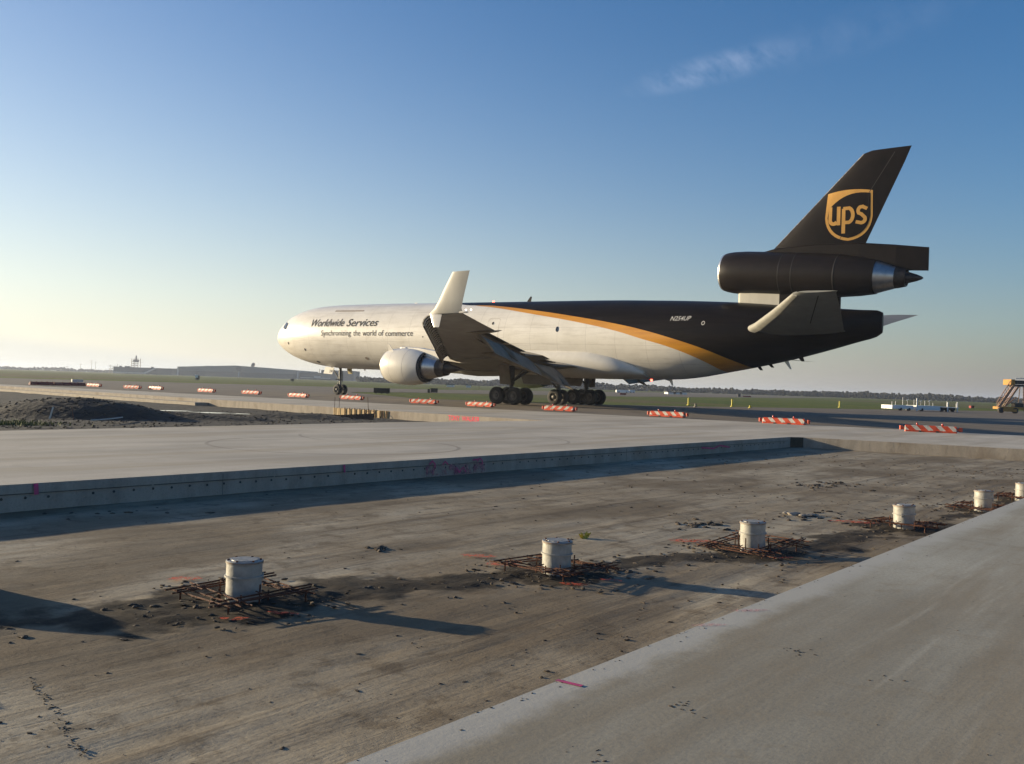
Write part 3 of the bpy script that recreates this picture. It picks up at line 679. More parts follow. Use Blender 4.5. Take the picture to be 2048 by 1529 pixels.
gA, gB = Vector((-6.06, 47.94, 0)), Vector((1.51, 41.28, 0)); gd = (gB - gA).normalized(); gn = Vector((gd.y, -gd.x, 0)); gn = gn if gn.y < 0 else -gn
def face_t(u):
    best = min(np.arange(0, 10, .01), key=lambda t: abs(W0 / 2 + FPX * ((gA + gd * t) - Vector((0, 0, EYE))).dot(VR) / ((gA + gd * t) - Vector((0, 0, EYE))).dot(VF) - u)); return float(best)
m_redspray = mat('red_spray_paint', (.85, .03, .10), (.70, .05, .10), 12, .7)
w0_, w1_, w2_, w3_ = face_t(897), face_t(920), face_t(924), face_t(960)
def frm(off): return lambda x, z: gA + gd * x + gn * off + dz * z
o1 = text_fit('TONY', w0_, w1_, -.25, -.03, frm(.006), 'sprayed_word', m_redspray, bold=.02, cuts=.5); tag(o1, 'first word of the red sprayed writing on the sunlit slab face', 'graffiti')
o2 = text_fit('WALKER', w2_, w3_, -.24, -.03, frm(.006), 'sprayed_word', m_redspray, bold=.02, cuts=.5); tag(o2, 'second, longer word of the red sprayed writing on the sunlit slab face', 'graffiti')

# ------------------------------------------------------------------ barricades
m_bar, q = newmat('barricade_stripes', .45, .4)
tcn = q.n('ShaderNodeTexCoord'); sep = q.n('ShaderNodeSeparateXYZ'); q.l(tcn.outputs['Object'], sep.inputs[0])
t_ = q.m('FRACT', q.m('DIVIDE', q.m('ADD', q.m('ADD', sep.outputs[0], 10.02), q.m('MULTIPLY', sep.outputs[2], 1.0)), .50))
st_ = q.m('MULTIPLY', q.m('LESS_THAN', t_, .45), q.m('GREATER_THAN', sep.outputs[2], .075)); nn_ = q.noise(q.mapping(), 7, 6)
oc = q.mix(q.ramp(nn_, .4, .7), (.60, .075, .022), (.36, .042, .016)); wc = q.mix(q.ramp(nn_, .40, .70), (.56, .52, .44), (.30, .26, .21))
q.l(q.mix(st_, oc, wc), q.b.inputs['Base Color'])
m_or = mat('orange_plastic', (.62, .07, .02), (.42, .045, .015), 6, .5); m_blk = mat('black_rubber', (.012, .012, .012), rough=.6); m_lamp = mat('red_lamp_lens', (.45, .03, .02), rough=.2, spec=.7)
def make_barricade():
    r = empty('barricade'); b = MB(); b.smooth = False
    sec = lambda x: [(x, -.17, .0), (x, .17, .0), (x, .17, .07), (x, .11, .12), (x, .10, .26), (x, .06, .29), (x, -.06, .29), (x, -.10, .26), (x, -.11, .12), (x, -.17, .07)]
    secs = [[(x, y * k, z * kz) for x, y, z in sec(x0)] for x0, k, kz in ((-1.06, .8, .86), (-1.02, 1, 1), (1.02, 1, 1), (1.06, .8, .86))]
    b.loft(secs, smooth=False); b.build('body', m_bar, r)
    f = MB(); f.smooth = False
    for x in (-.42, .28): f.box((x, -.16, .03), (.12, .05, .062)); f.box((x, .16, .03), (.12, .05, .062))
    f.build('forklift_slots', m_blk, r)
    for s_ in (-1, 1):
        e = MB(); e.tube((s_ * 1.05, 0, .15), (s_ * 1.20, 0, .15), .055, n=10); e.tube((s_ * 1.21, 0, .07), (s_ * 1.21, 0, .25), .075, n=12); e.build('hinge_lug', m_or, r)
    for x in (-.55, .48):
        l_ = MB(); l_.box((x, 0, .30), (.10, .08, .03)); l_.lathe((x, 0, .31), (0, 0, 1), [(0, .045), (.05, .05), (.08, .04), (.095, .0)], 10); l_.build('lamp', m_lamp, r)
    return r
bp = make_barricade()
BARS = [(188, 773.5), (265, 777.5), (312, 779.5), (413, 784.5), (503, 788.5), (597, 794.5), (704, 799.5), (848, 807.5), (961, 813.5), (1119, 822), (1335, 834), (1568, 848.5), (1861, 865)]
blab = ['leftmost clearly striped barricade, touching the dark red pile', 'very pale sunlit barricade, second striped one from the left', 'barricade close to the right of the very pale one', 'barricade below the left part of the big hangar, standing alone', 'fifth barricade from the left, below the hangar right end',
        'barricade between the hangar end and the nose wheel', 'barricade just right of the nose wheel, behind the rebar rods', 'barricade below the port engine of the jet', 'barricade just left of the port main wheels', 'barricade below the tail end of the wheels',
        'barricade right of the main gear on open pavement', 'second nearest barricade, left of the largest', 'nearest and largest barricade, at the right of the row']
for i, (u, v_) in enumerate(BARS):
    o = bp if i == 0 else copy_tree(bp); o.location = at(u, v_); o.rotation_euler = (0, 0, R(-37 + [2, 5, -3, 0, 1, -2, 0, 3, -2, 1, -1, 2, 12][i] + (180 if i < 10 else 0)))
    tag(o, blab[i], 'barricade', 'orange and white barricades along the pavement edge')
m_dred = mat('dark_red_plastic', (.22, .014, .012), (.13, .010, .010), 5, .6)
def red_pile(u0, u1, v_, lab, rz):
    a_, b_ = at(u0, v_), at(u1, v_ + .8); r = empty('stacked_barrier', (a_ + b_) / 2, math.atan2(b_.y - a_.y, b_.x - a_.x)); L_ = (b_ - a_).length; b = MB(); b.smooth = False
    n_ = 4
    for k in range(n_):
        x = -L_ / 2 + (k + .5) * L_ / n_; b.loft([[(x + s_ * L_ / n_ * .46, y, z) for y, z in ((-.3, 0), (.3, 0), (.3, .15), (.14, .22), (.12, .3), (-.12, .3), (-.14, .22), (-.3, .15))] for s_ in (-1, 1)], smooth=False)
    b.build('body', m_dred, r)
    e = MB()
    for k in range(n_ + 1): x = -L_ / 2 + k * L_ / n_; e.tube((x, -.1, .0), (x, -.1, .34), .05, n=8)
    e.build('hinge_lug', m_dred, r); tag(r, lab, 'barrier', 'dark red barriers at the far left'); return r
red_pile(60, 104, 770, 'long dark red barrier at the far left end of the row', 0)
red_pile(107, 168, 771.2, 'long dark red barrier with a white beam lying on it', 0)
a_, b_ = at(143, 771), at(165, 771.5); mb = MB(); mb.smooth = False; mb.bar(a_ + dz * .47, b_ + dz * .47, .3, .26); mb.bar(a_ + dz * .37 + Vector((.3, 0, 0)), a_ + dz * .33 + Vector((.5, 0, 0)), .3, .1)
o = mb.build('white_beam', m_white); tag(o, 'white beam lying on top of the dark red barrier', 'beam')
# ------------------------------------------------------------------ cargo jet (X aft, Y port, Z up; measured in metres)
m_cream, q = newmat('aircraft_paint', .32, .5)
FX = [24.0, 24.55, 28.25, 32.3, 37.2, 40.6, 42.7, 45.1, 47.4, 48.9, 50.15, 60]
FZ = [8.6, 8.14, 7.9, 7.45, 6.76, 6.2, 5.77, 5.15, 4.44, 3.82, 3.22, -4]
LX = [24.0, 26.0, 28.4, 32.5, 37.4, 40.7, 42.7, 45.1, 47.2, 48.2, 48.7, 60]
LZ = [8.6, 8.02, 7.74, 7.12, 6.33, 5.66, 5.12, 4.47, 3.62, 2.95, 2.4, -6]
def curve_node(q, xin, xs_, zs_):
    c = q.n('ShaderNodeFloatCurve'); mp = c.mapping; cu = mp.curves[0]
    while len(cu.points) > 2: cu.points.remove(cu.points[-1])
    pts = [(x / 60, (z + 6) / 16) for x, z in zip(xs_, zs_)]
    cu.points[0].location = (0, 1.0); cu.points[1].location = pts[-1]
    for p in pts[:-1]: cu.points.new(*p)
    cu.points.new(xs_[0] / 60 - .004, 1.0); 
    for p in cu.points: p.handle_type = 'AUTO_CLAMPED'
    mp.update(); q.l(q.m('DIVIDE', xin, 60), c.inputs['Value']); return q.m('SUBTRACT', q.m('MULTIPLY', c.outputs[0], 16), 6)
tcn = q.n('ShaderNodeTexCoord'); sep = q.n('ShaderNodeSeparateXYZ'); q.l(tcn.outputs['Object'], sep.inputs[0]); X_, Y_, Z_ = sep.outputs
zu = curve_node(q, X_, FX, FZ); zl = curve_node(q, X_, LX, LZ)
v = q.mapping(); vs_ = q.mapping((.25, 1, 2.5)); n1 = q.noise(v, .7, 6); n2 = q.noise(vs_, 1.6, 7, .65); n3 = q.noise(v, 6, 5)
cream = q.mix(q.ramp(n1, .35, .7), (.76, .715, .63), (.69, .645, .56)); cream = q.mix(q.m('MULTIPLY', q.ramp(n2, .46, .75), .36), cream, (.36, .31, .25))
px_ = q.m('FRACT', q.m('DIVIDE', X_, 2.54)); seam = q.m('LESS_THAN', px_, .008); pz_ = q.m('FRACT', q.m('DIVIDE', q.m('ADD', Z_, q.m('MULTIPLY', X_, .011)), 1.27)); seam2 = q.m('LESS_THAN', pz_, .012)
cream = q.mix(q.m('MULTIPLY', q.m('MAXIMUM', seam, seam2), .5), cream, (.22, .19, .16))
brown = q.mix(q.ramp(n2, .4, .7), (.0075, .0055, .0045), (.013, .0095, .0075))
gold = q.mix(q.ramp(n2, .4, .75), (.62, .27, .015), (.50, .20, .012))
up_ = q.m('GREATER_THAN', Z_, zu); mid_ = q.m('GREATER_THAN', Z_, zl); aft_ = q.m('GREATER_THAN', X_, 24.2)
col = q.mix(q.m('MULTIPLY', mid_, aft_), cream, gold); col = q.mix(q.m('MULTIPLY', up_, aft_), col, brown)
q.l(col, q.b.inputs['Base Color']); dark_ = q.m('MULTIPLY', up_, aft_); q.l(q.m('SUBTRACT', .35, q.m('MULTIPLY', dark_, .33)), q.b.inputs['Coat Weight']); q.l(q.m('SUBTRACT', .5, q.m('MULTIPLY', dark_, .40)), q.b.inputs['Specular IOR Level']); q.b.inputs['Coat Roughness'].default_value = .2; q.b.inputs['Roughness'].default_value = .38
q.bump(q.noise(v, 1.1, 3), .25, .03)
m_cwhite = mat('aircraft_white', (.72, .68, .60), (.60, .56, .49), 1.3, .40, coat=.25, contrast=.8)
m_wlet = mat('winglet_paint', (.47, .445, .385), (.36, .34, .295), 1.1, .5, spec=.35, stretch=(1, 1, .3))
m_nacelle = mat('nacelle_paint', (.74, .70, .62), (.64, .60, .52), .9, .36, coat=.3, contrast=.8)
m_brown = mat('aircraft_brown', (.0075, .0055, .0045), (.014, .010, .008), 1.0, .5, spec=.12, bump=.1, bscale=2)
m_brown2 = mat('engine_brown', (.010, .0075, .006), (.017, .012, .009), 1.5, .4, spec=.2)
m_wing = mat('wing_grey', (.27, .25, .22), (.15, .135, .115), .9, .5, spec=.4)
m_flap = mat('flap_grey', (.27, .225, .165), (.17, .14, .10), 1.4, .7, spec=.1)
m_slat = mat('slat_inside', (.012, .010, .009), rough=.8)
m_lip = mat('polished_lip', (.78, .74, .68), rough=.28, metal=.9)
m_silver = mat('exhaust_silver', (.55, .53, .50), (.36, .34, .33), 3, .32, metal=.85)
m_dkmetal = mat('burnt_metal', (.075, .06, .05), (.035, .028, .024), 5, .5, metal=.6)
m_black = mat('engine_black', (.008, .008, .009), rough=.7)
m_tyre = mat('tyre_rubber', (.016, .015, .014), (.028, .026, .024), 8, .8)
m_rimw = mat('wheel_rim', (.13, .115, .095), (.07, .06, .05), 9, .5, metal=.3)
m_gear = mat('gear_metal', (.16, .155, .14), (.07, .065, .055), 8, .5, metal=.3)
m_glass = mat('cockpit_glass', (.02, .022, .025), rough=.08, spec=.8)
m_gold = mat('gold_paint', (.62, .33, .06), (.52, .26, .045), 1.6, .42, coat=.2)
m_text = mat('brown_lettering', (.022, .017, .014), rough=.6, spec=.2)
m_tgrey = mat('pale_lettering', (.55, .53, .48), rough=.5)
ST = [(0.28,5.26,5.24,.02),(.38,5.62,4.98,.34),(.63,6.02,4.66,.72),(1.05,6.45,4.38,1.12),(1.85,7.0,3.98,1.66),(2.76,7.46,3.6,2.08),(3.52,7.78,3.34,2.34),(5.10,8.17,2.97,2.7),(7,8.4,2.7,2.92),(9.7,8.49,2.5,3.01),(14,8.49,2.46,3.01),(20,8.42,2.41,3.01),(30,8.31,2.31,3.01),(39.4,8.19,2.24,3.01),(42.2,8.1,2.21,3.0),(44.3,8.03,2.26,2.98),(46.1,7.95,2.45,2.92),(48,7.85,2.8,2.78),(50,7.72,3.18,2.56),(52.6,7.5,3.74,2.15),(55,7.3,4.36,1.6),(57.3,7.12,5.02,.85),(58.4,7.06,5.34,.36),(58.75,6.9,5.6,.16)]
SA = np.array(ST)
def pchip(x, y, xs_):
    h = np.diff(x); d = np.diff(y) / h; m_ = np.zeros_like(y)
    for i in range(1, len(x) - 1):
        if d[i - 1] * d[i] > 0:
            w1 = 2 * h[i] + h[i - 1]; w2 = h[i] + 2 * h[i - 1]; m_[i] = (w1 + w2) / (w1 / d[i - 1] + w2 / d[i])
    m_[0] = d[0]; m_[-1] = d[-1]
    xs_ = np.clip(xs_, x[0], x[-1]); k = np.clip(np.searchsorted(x, xs_) - 1, 0, len(x) - 2); t = (xs_ - x[k]) / h[k]
    return (2*t**3-3*t**2+1)*y[k]+(t**3-2*t**2+t)*h[k]*m_[k]+(-2*t**3+3*t**2)*y[k+1]+(t**3-t**2)*h[k]*m_[k+1]
def fus(X): return [float(pchip(SA[:, 0], SA[:, i], np.array(float(X)))) for i in (1, 2, 3)]
def side_y(X, Z):
    t, b, w = fus(X); c = (t + b) / 2; h = (t - b) / 2; k = 1 - ((Z - c) / h) ** 2
    return w * math.sqrt(max(k, 0.0))
def PJ(X, Y, Z): return (X, -Y, Z)
JET_LOC, JET_YAW = (-23.5106, 97.0288, 0), -0.6366
jet = empty('cargo_jet', JET_LOC, JET_YAW)
tag(jet, 'large three engined cargo jet in cream, gold and dark brown taxiing past the works', 'airplane')
# fuselage
stn = sorted(set([round(x, 3) for x in list(.28 + np.linspace(0, 1, 13) ** 2 * 2.72) + list(np.arange(3.3, 50, .9)) + list(np.arange(50, 58.4, .5)) + [58.4, 58.6, 58.75]]))
secs = []
for X in stn:
    t, b, w = fus(X); c = (t + b) / 2; h = (t - b) / 2
    secs.append([PJ(X, w * math.sin(a), c + h * math.cos(a)) for a in np.linspace(0, 2 * math.pi, 65)[:-1]])
b = MB(); b.loft(secs); fuse = b.build('fuselage', m_cream, jet)
# belly and wing root fairing
b = MB(); secs = []
FAIR = [(20.5, 4.0, 3.3, 2.70, 2.5), (22.5, 4.4, 2.6, 2.98, 2.33), (25, 4.83, 2.1, 3.06, 2.24), (30, 4.84, 2.0, 3.08, 2.18), (35, 4.84, 2.0, 3.08, 2.16), (37.5, 4.78, 2.0, 3.06, 2.16), (39.8, 4.34, 1.9, 2.93, 2.17), (41.0, 3.9, 1.7, 2.68, 2.2), (41.9, 3.42, 1.5, 2.32, 2.24), (42.5, 2.95, 1.2, 1.85, 2.32)]
FA = np.array(FAIR)
for X in np.linspace(20.5, 42.5, 45):
    zt, _, w, zb = [float(pchip(FA[:, 0], FA[:, i], np.array(X))) for i in (1, 2, 3, 4)]
    c = (zt + zb) / 2; h = (zt - zb) / 2; ring = []
    for a in np.linspace(0, 2 * math.pi, 41)[:-1]:
        sx_, cx_ = math.sin(a), math.cos(a); e = 2 / 2.45
        ring.append(PJ(X, w * math.copysign(abs(sx_) ** e, sx_), c + h * math.copysign(abs(cx_) ** e, cx_)))
    secs.append(ring)
b.loft(secs); b.build('belly_fairing', m_cwhite, jet)
# surface decals on the fuselage's port side
def skin(off): return lambda x, z: Vector(PJ(x, side_y(x, z) + off, z))
text_fit('Worldwide', 7.80, 12.20, 6.30, 6.98, skin(.02), 'lettering', m_text, fuse, shear=.28, bold=.010)
text_fit('Services', 12.55, 16.45, 6.28, 6.96, skin(.02), 'lettering', m_text, fuse, shear=.28, bold=.010)
text_fit('Synchronizing', 9.38, 13.28, 5.44, 5.93, skin(.02), 'lettering', m_text, fuse)
text_fit('the', 13.58, 14.45, 5.42, 5.91, skin(.02), 'lettering', m_text, fuse, capref='h')
text_fit('world', 14.75, 16.42, 5.41, 5.90, skin(.02), 'lettering', m_text, fuse, capref='l')
text_fit('of', 16.70, 17.32, 5.40, 5.89, skin(.02), 'lettering', m_text, fuse, capref='f')
text_fit('commerce', 17.55, 20.78, 5.37, 5.86, skin(.02), 'lettering', m_text, fuse, capref='l')
text_fit('N254UP', 44.93, 46.47, 6.38, 6.70, skin(.02), 'registration', m_tgrey, fuse, shear=.22, bold=.010)
def patch(name, pts, mt, off=.015, parent=None, n=4):       # quad patch on the skin, corners given in (X, Z)
    parent = parent or fuse
    b = MB(); P = [Vector(p) for p in pts]; fr = skin(off); g = []
    for i in range(n + 1):
        for j in range(n + 1):
            s_, t = i / n, j / n; p = (P[0] * (1 - s_) + P[1] * s_) * (1 - t) + (P[3] * (1 - s_) + P[2] * s_) * t; g.append(fr(p.x, p.y))
    b.add(g, [(i * (n + 1) + j, (i + 1) * (n + 1) + j, (i + 1) * (n + 1) + j + 1, i * (n + 1) + j + 1) for i in range(n) for j in range(n)], True)
    return b.build(name, mt, parent)
m_smudge = mat('brown_smudge', (.25, .19, .14), (.36, .3, .24), 4, .6)
patch('streak', [(10.08, 7.72), (13.85, 7.67), (13.85, 7.79), (10.08, 7.84)], m_smudge)
for pts in ([(2.80, 6.34), (3.20, 6.16), (3.30, 6.78), (2.98, 6.96)], [(3.27, 6.14), (3.75, 6.05), (3.74, 6.68), (3.37, 6.77)]):
    patch('cockpit_window', pts, m_glass)
m_frame = mat('window_frame_mat', (.28, .25, .21), rough=.5)
def oval(name, X, Z, rx, rz, mt, off=.016, ring=None):
    b = MB(); fr = skin(off); n = 20
    if ring is None: b.add([fr(X + rx * math.cos(a), Z + rz * math.sin(a)) for a in np.linspace(0, 6.2832, n + 1)[:-1]], [tuple(range(n))], False)
    else:
        P = [fr(X + rx * k * math.cos(a), Z + rz * k * math.sin(a)) for k in (1, ring) for a in np.linspace(0, 6.2832, n + 1)[:-1]]
        b.add(P, [(i, (i + 1) % n, n + (i + 1) % n, n + i) for i in range(n)], False)
    return b.build(name, mt, fuse)
oval('cabin_window', 35.53, 5.83, .125, .21, m_glass); oval('port_ring', 47.46, 6.18, .13, .15, m_tgrey, ring=.62); oval('door_porthole', 29.24, 6.36, .09, .12, m_text)
oval('vent', 4.17, 4.77, .10, .13, m_text); oval('vent', 6.75, 4.16, .10, .12, m_text); oval('vent', 7.5, 3.05, .24, .09, m_text); oval('vent', 14.6, 3.42, .2, .12, m_smudge); oval('vent', 21.92, 5.29, .05, .06, m_text)
def outline(name, X0, X1, Z0, Z1, w=.022, r=.16):
    b = MB(); fr = skin(.012); P = []
    for cx_, cz_, a0 in ((X1 - r, Z1 - r, 0), (X0 + r, Z1 - r, 90), (X0 + r, Z0 + r, 180), (X1 - r, Z0 + r, 270)):
        for a in (0, 30, 60, 90): P.append((cx_ + r * math.cos(R(a0 + a)), cz_ + r * math.sin(R(a0 + a))))
    mz = (Z0 + Z1) / 2; Q = []
    for i in range(len(P)):
        p, q_ = Vector(P[i]), Vector(P[(i + 1) % len(P)]); k = max(1, int((q_ - p).length / .3)); Q += [p.lerp(q_, j / k) for j in range(k)]
    n = len(Q); c = Vector(((X0 + X1) / 2, mz)); ins = [p + (c - p).normalized() * w for p in Q]
    b.add([fr(p.x, p.y) for p in Q] + [fr(p.x, p.y) for p in ins], [(i, (i + 1) % n, n + (i + 1) % n, n + i) for i in range(n)], False); return b.build(name, m_smudge, fuse)
outline('door_outline', 28.75, 29.9, 4.9, 6.75)
# airfoils
def foil(c, tk, n=11, camber=.015):
    up, lo = [], []
    for x in (1 - np.cos(np.linspace(0, math.pi, n))) / 2:
        y = 5 * tk * (.2969 * math.sqrt(x) - .126 * x - .3516 * x * x + .2843 * x ** 3 - .1036 * x ** 4); cm_ = camber * 4 * x * (1 - x)
        up.append((x * c, (cm_ + y) * c)); lo.append((x * c, (cm_ - y) * c))
    return up + lo[-2:0:-1]
def le(Y): return 25.2 + (Y - 3) * .77, 2.95 + (Y - 3) * .0935
def clean_te(Y): return float(np.interp(Y, [3, 8.5, 15, 20, 25.75], [37.5, 38.75, 40.95, 42.65, 44.9]))
def te_z(Y): return float(np.interp(Y, [3, 8, 14, 19, 25.75], [2.95, 3.3, 3.95, 4.5, 5.12]))
def WCUT(Y): return 1.75 if 4.21 < Y < 8.41 else (1.45 if 10.29 < Y < 19.61 else 0.0)
def make_wing(sg):
    b = MB(); secs = []
    for Y in (1.5, 3, 4.2, 4.22, 6, 8.4, 8.42, 9.3, 10.28, 10.3, 12, 15, 17, 19.6, 19.62, 22, 24.2, 25.75):
        X0, Z0_ = le(Y); cut = WCUT(Y)
        X1 = clean_te(Y) - cut; c = X1 - X0; fz = te_z(Y) + cut * .03; tk = float(np.interp(Y, [3, 9, 26], [.135, .115, .105])); sl_ = (fz - Z0_) / c
        secs.append([PJ(X0 + x, sg * Y, Z0_ + z + sl_ * x) for x, z in foil(c, tk)])
    b.loft(secs); w = b.build('wing', m_wing, jet)
    if sg < 0: w.matrix_local = Matrix.Translation((0, 0, .2)) @ Matrix.Rotation(-R(2.6) * -1, 4, 'X')
    # flap panels, deflected
    def flap(Y0, Y1, name):
        fb = MB(); ss = []; DEF = R(38)
        for Y in (Y0, (Y0 + Y1) / 2, Y1):
            cut = 1.75 if Y < 9 else 1.45; X0 = clean_te(Y) - cut - .05; Z0_ = te_z(Y) - .16; c = (2.35 if Y < 9 else 2.05 - (Y - 10) * .03)
            ss.append([PJ(X0 + x * math.cos(DEF) + z * math.sin(DEF), sg * Y, Z0_ - x * math.sin(DEF) + z * math.cos(DEF)) for x, z in foil(c, .12, 8, .03)])
        fb.loft(ss); fb.build(name, m_flap, w)
        vb = MB(); ss = []
        for Y in (Y0 + .05, Y1 - .05):
            cut = 1.75 if Y < 9 else 1.45; X0 = clean_te(Y) - cut - .30; Z0_ = te_z(Y) - .34
            ss.append([PJ(X0 + x, sg * Y, Z0_ + z - x * .5) for x, z in foil(.55, .16, 6, .03)])
        vb.loft(ss); vb.build('flap_vane', m_flap, w)
    flap(4.3, 8.3, 'flap'); flap(10.4, 14.9, 'flap'); flap(15.0, 19.5, 'flap')
    # spoilers slightly proud
    for Y0, Y1 in ((4.5, 8.0), (10.8, 14.0), (14.2, 19.0)):
        sb = MB(); ss = []
        for Y in (Y0, Y1):
            X1 = clean_te(Y) - 1.25; Z1 = te_z(Y) + .16; ss.append([PJ(X1 - 1.5, sg * Y, Z1 + .12), PJ(X1, sg * Y, Z1 + .02), PJ(X1, sg * Y, Z1 - .02), PJ(X1 - 1.5, sg * Y, Z1 + .04)])
        sb.loft(ss, smooth=False); sb.build('spoiler', m_flap, w)
    # slats with ribs on the inner side
    for Y0, Y1 in ((4.0, 7.2), (9.0, 15.3), (15.5, 25.2)):
        sb = MB(); ss = []; steps = 8
        for i in range(steps + 1):
            Y = Y0 + (Y1 - Y0) * i / steps; X0, Z0_ = le(Y); k = 1.0 if Y < 16 else .92
            arc = [(.50, -.06), (.12, .06), (-.22, -.02), (-.48, -.22), (-.58, -.46), (-.50, -.66), (-.44, -.64), (-.50, -.46), (-.41, -.25), (-.19, -.07), (.12, .0), (.50, -.09)]
            ss.append([PJ(X0 - .05 + x * k, sg * Y, Z0_ + .04 + z * k) for x, z in arc])
        sb.loft(ss); s_ = sb.build('slat', m_wing, w)
        rb_ = MB(); n = int((Y1 - Y0) / .8)
        for i in range(n + 1):
            Y = Y0 + .1 + (Y1 - Y0 - .2) * i / n; X0, Z0_ = le(Y); k = 1.0 if Y < 16 else .92
            arc_o = [(.02, -.03), (-.17, -.085), (-.395, -.265), (-.48, -.46), (-.44, -.62)]; arc_i = [(.03, -.11), (-.13, -.155), (-.325, -.305), (-.405, -.47), (-.38, -.60)]
            rb_.slab([PJ(X0 - .05 + x * k, sg * Y, Z0_ + .04 + z * k) for x, z in arc_o + arc_i[::-1]], (0, .06, 0))
        rb_.build('slat_ribs', m_cwhite, s_)
        db = MB()
        P = []
        for i in range(2):
            Y = (Y0 + .02, Y1 - .02)[i]; X0, Z0_ = le(Y); k = 1.0 if Y < 16 else .92
            P.append([PJ(X0 - .05 + x * k, sg * Y, Z0_ + .04 + z * k) for x, z in ((.12, -.012), (-.17, -.085), (-.395, -.265), (-.48, -.46), (-.44, -.62))])
        db.loft(P, caps=False, closed=False); db.build('slat_lining', m_slat, s_)
    # aileron seam fairings, flap hinge fairings (canoes)
    for Yc, tipx, tipz, rad, drop in ((5.6, 38.9, 1.35, .26, .35), (8.25, 39.5, 1.72, .24, .3), (12.2, 40.2, 2.35, .24, .3), (16.2, 41.7, 2.95, .20, .25), (20.3, 43.45, 4.58, .075, .06)):
        fb = MB(); X1, Z1 = tipx, tipz; X0 = clean_te(Yc) - (4.4 if rad > .2 else 2.0); Z0_ = te_z(Yc) - .15; ss = []
        for t in np.linspace(0, 1, 12):
            r = rad * max(.04, math.sin(math.pi * min(1, t * .97 + .03)) ** .55); xx = X0 + (X1 - X0) * t; zc = Z0_ - drop * .5 * math.sin(math.pi * t * .8) + (Z1 - Z0_) * t ** 2.2
            ss.append([PJ(xx, sg * Yc + r * .62 * math.sin(a), zc + r * 1.1 * math.cos(a)) for a in np.linspace(0, 6.2832, 13)[:-1]])
        fb.loft(ss); fb.build('flap_fairing', m_flap, w)
    # winglets
    wb = MB(); ss = []
    for X0, X1, Z_0, Y, tk in ((42.6, 44.95, 5.05, 25.72, .10), (43.05, 44.95, 5.3, 25.82, .095), (43.42, 45.08, 5.75, 25.87, .09), (43.78, 45.26, 6.3, 25.92, .085), (44.42, 45.56, 7.2, 26.0, .075)):
        ss.append([PJ(X0 + x, sg * (Y + z), Z_0 + x * .03) for x, z in foil(X1 - X0, tk, 9, .01)])
    wb.loft(ss); wb.build('winglet', m_wlet, w)
    wb = MB(); ss = []
    for X0, X1, Z_0, Y in ((42.75, 43.6, 5.06, 25.78), (43.25, 43.62, 4.36, 26.0)):
        ss.append([PJ(X0 + x, sg * (Y + z), Z_0) for x, z in foil(X1 - X0, .13, 7, 0)])
    wb.loft(ss); wb.build('lower_winglet', m_cwhite, w)
    tb = MB(); tb.lathe(PJ(44.75, sg * 25.72, 5.14), (1, 0, 0), [(0, .06), (.25, .06), (.5, .045), (.62, .0)], 10); tb.build('tip_pod', m_cwhite, w)
    for dx_ in (.28, .62):
        lb = MB(); lb.lathe(PJ(44.8 + dx_, sg * 25.62, 5.26), (0, 0, 1), [(-.04, 0.0), (-.03, .03), (0, .04), (.03, .03), (.04, 0.0)], 8); lb.build('tip_lamp', m_lampw, w)
    # engine, pylon
    e = MB(); A0 = PJ(23.15, sg * 8.1, 2.69); D = (1, 0, -.021)
    e.lathe(A0, D, [(.10, 1.235), (.3, 1.31), (.65, 1.375), (1.1, 1.42), (1.8, 1.45), (2.5, 1.43), (3.2, 1.34), (3.78, 1.20), (3.78, 1.17), (3.5, 1.18)], 56)
    en = e.build('engine', m_nacelle, jet)
    e = MB(); e.lathe(A0, D, [(.55, 1.08), (.2, 1.1), (.03, 1.15), (0, 1.19), (.03, 1.22), (.101, 1.2365)], 56); e.build('intake_lip', m_lip, en)
    e = MB(); e.lathe(A0, D, [(.54, 1.082), (1.3, 1.12), (1.31, .30), (.9, .16), (.72, 0.0)], 40); e.build('fan', m_black, en)
    e = MB(); e.lathe(A0, D, [(3.0, 1.16), (3.75, 1.16), (3.98, 1.12), (3.96, 1.04), (3.5, 1.0), (3.5, .3)], 40); e.build('fan_duct', m_black, en)
    e = MB(); e.lathe(A0, D, [(3.4, .95), (4.1, .90), (4.7, .80), (5.25, .68), (5.25, .3)], 40); e.build('core_cowl', m_silver, en)
    e = MB(); e.lathe(A0, D, [(5.15, .70), (5.3, .69), (5.35, .66), (5.9, .56), (5.9, .50), (5.6, .48)], 36); e.build('exhaust_nozzle', m_dkmetal, en)
    e = MB(); e.lathe(A0, D, [(5.5, .44), (6.05, .38), (6.7, .23), (7.3, .09), (7.72, .0)], 28); e.build('exhaust_plug', m_dkmetal, en)
    for xx, r_ in ((1.1, 1.419), (2.5, 1.429)):
        e = MB(); e.lathe(A0, D, [(xx, r_ - .01), (xx + .004, r_ + .003), (xx + .014, r_ + .003), (xx + .018, r_ - .01)], 56); e.build('cowl_seam', m_smudge, en)
    e = MB(); ss = []
    for X, zt, zb, hw in ((23.9, 4.02, 3.80, .05), (24.5, 4.22, 3.7, .24), (26.5, 4.12, 3.45, .30), (28.5, 3.85, 3.2, .30), (30.5, 3.6, 2.98, .24), (32.3, 3.35, 3.02, .06)):
        ss.append([PJ(X, sg * 8.1 - hw, zb), PJ(X, sg * 8.1 + hw, zb), PJ(X, sg * 8.1 + hw, zt - .05), PJ(X, sg * 8.1 + hw * .4, zt), PJ(X, sg * 8.1 - hw * .4, zt), PJ(X, sg * 8.1 - hw, zt - .05)])
    e.loft(ss, smooth=False); e.build('pylon', m_cwhite, en, bevel=.03)
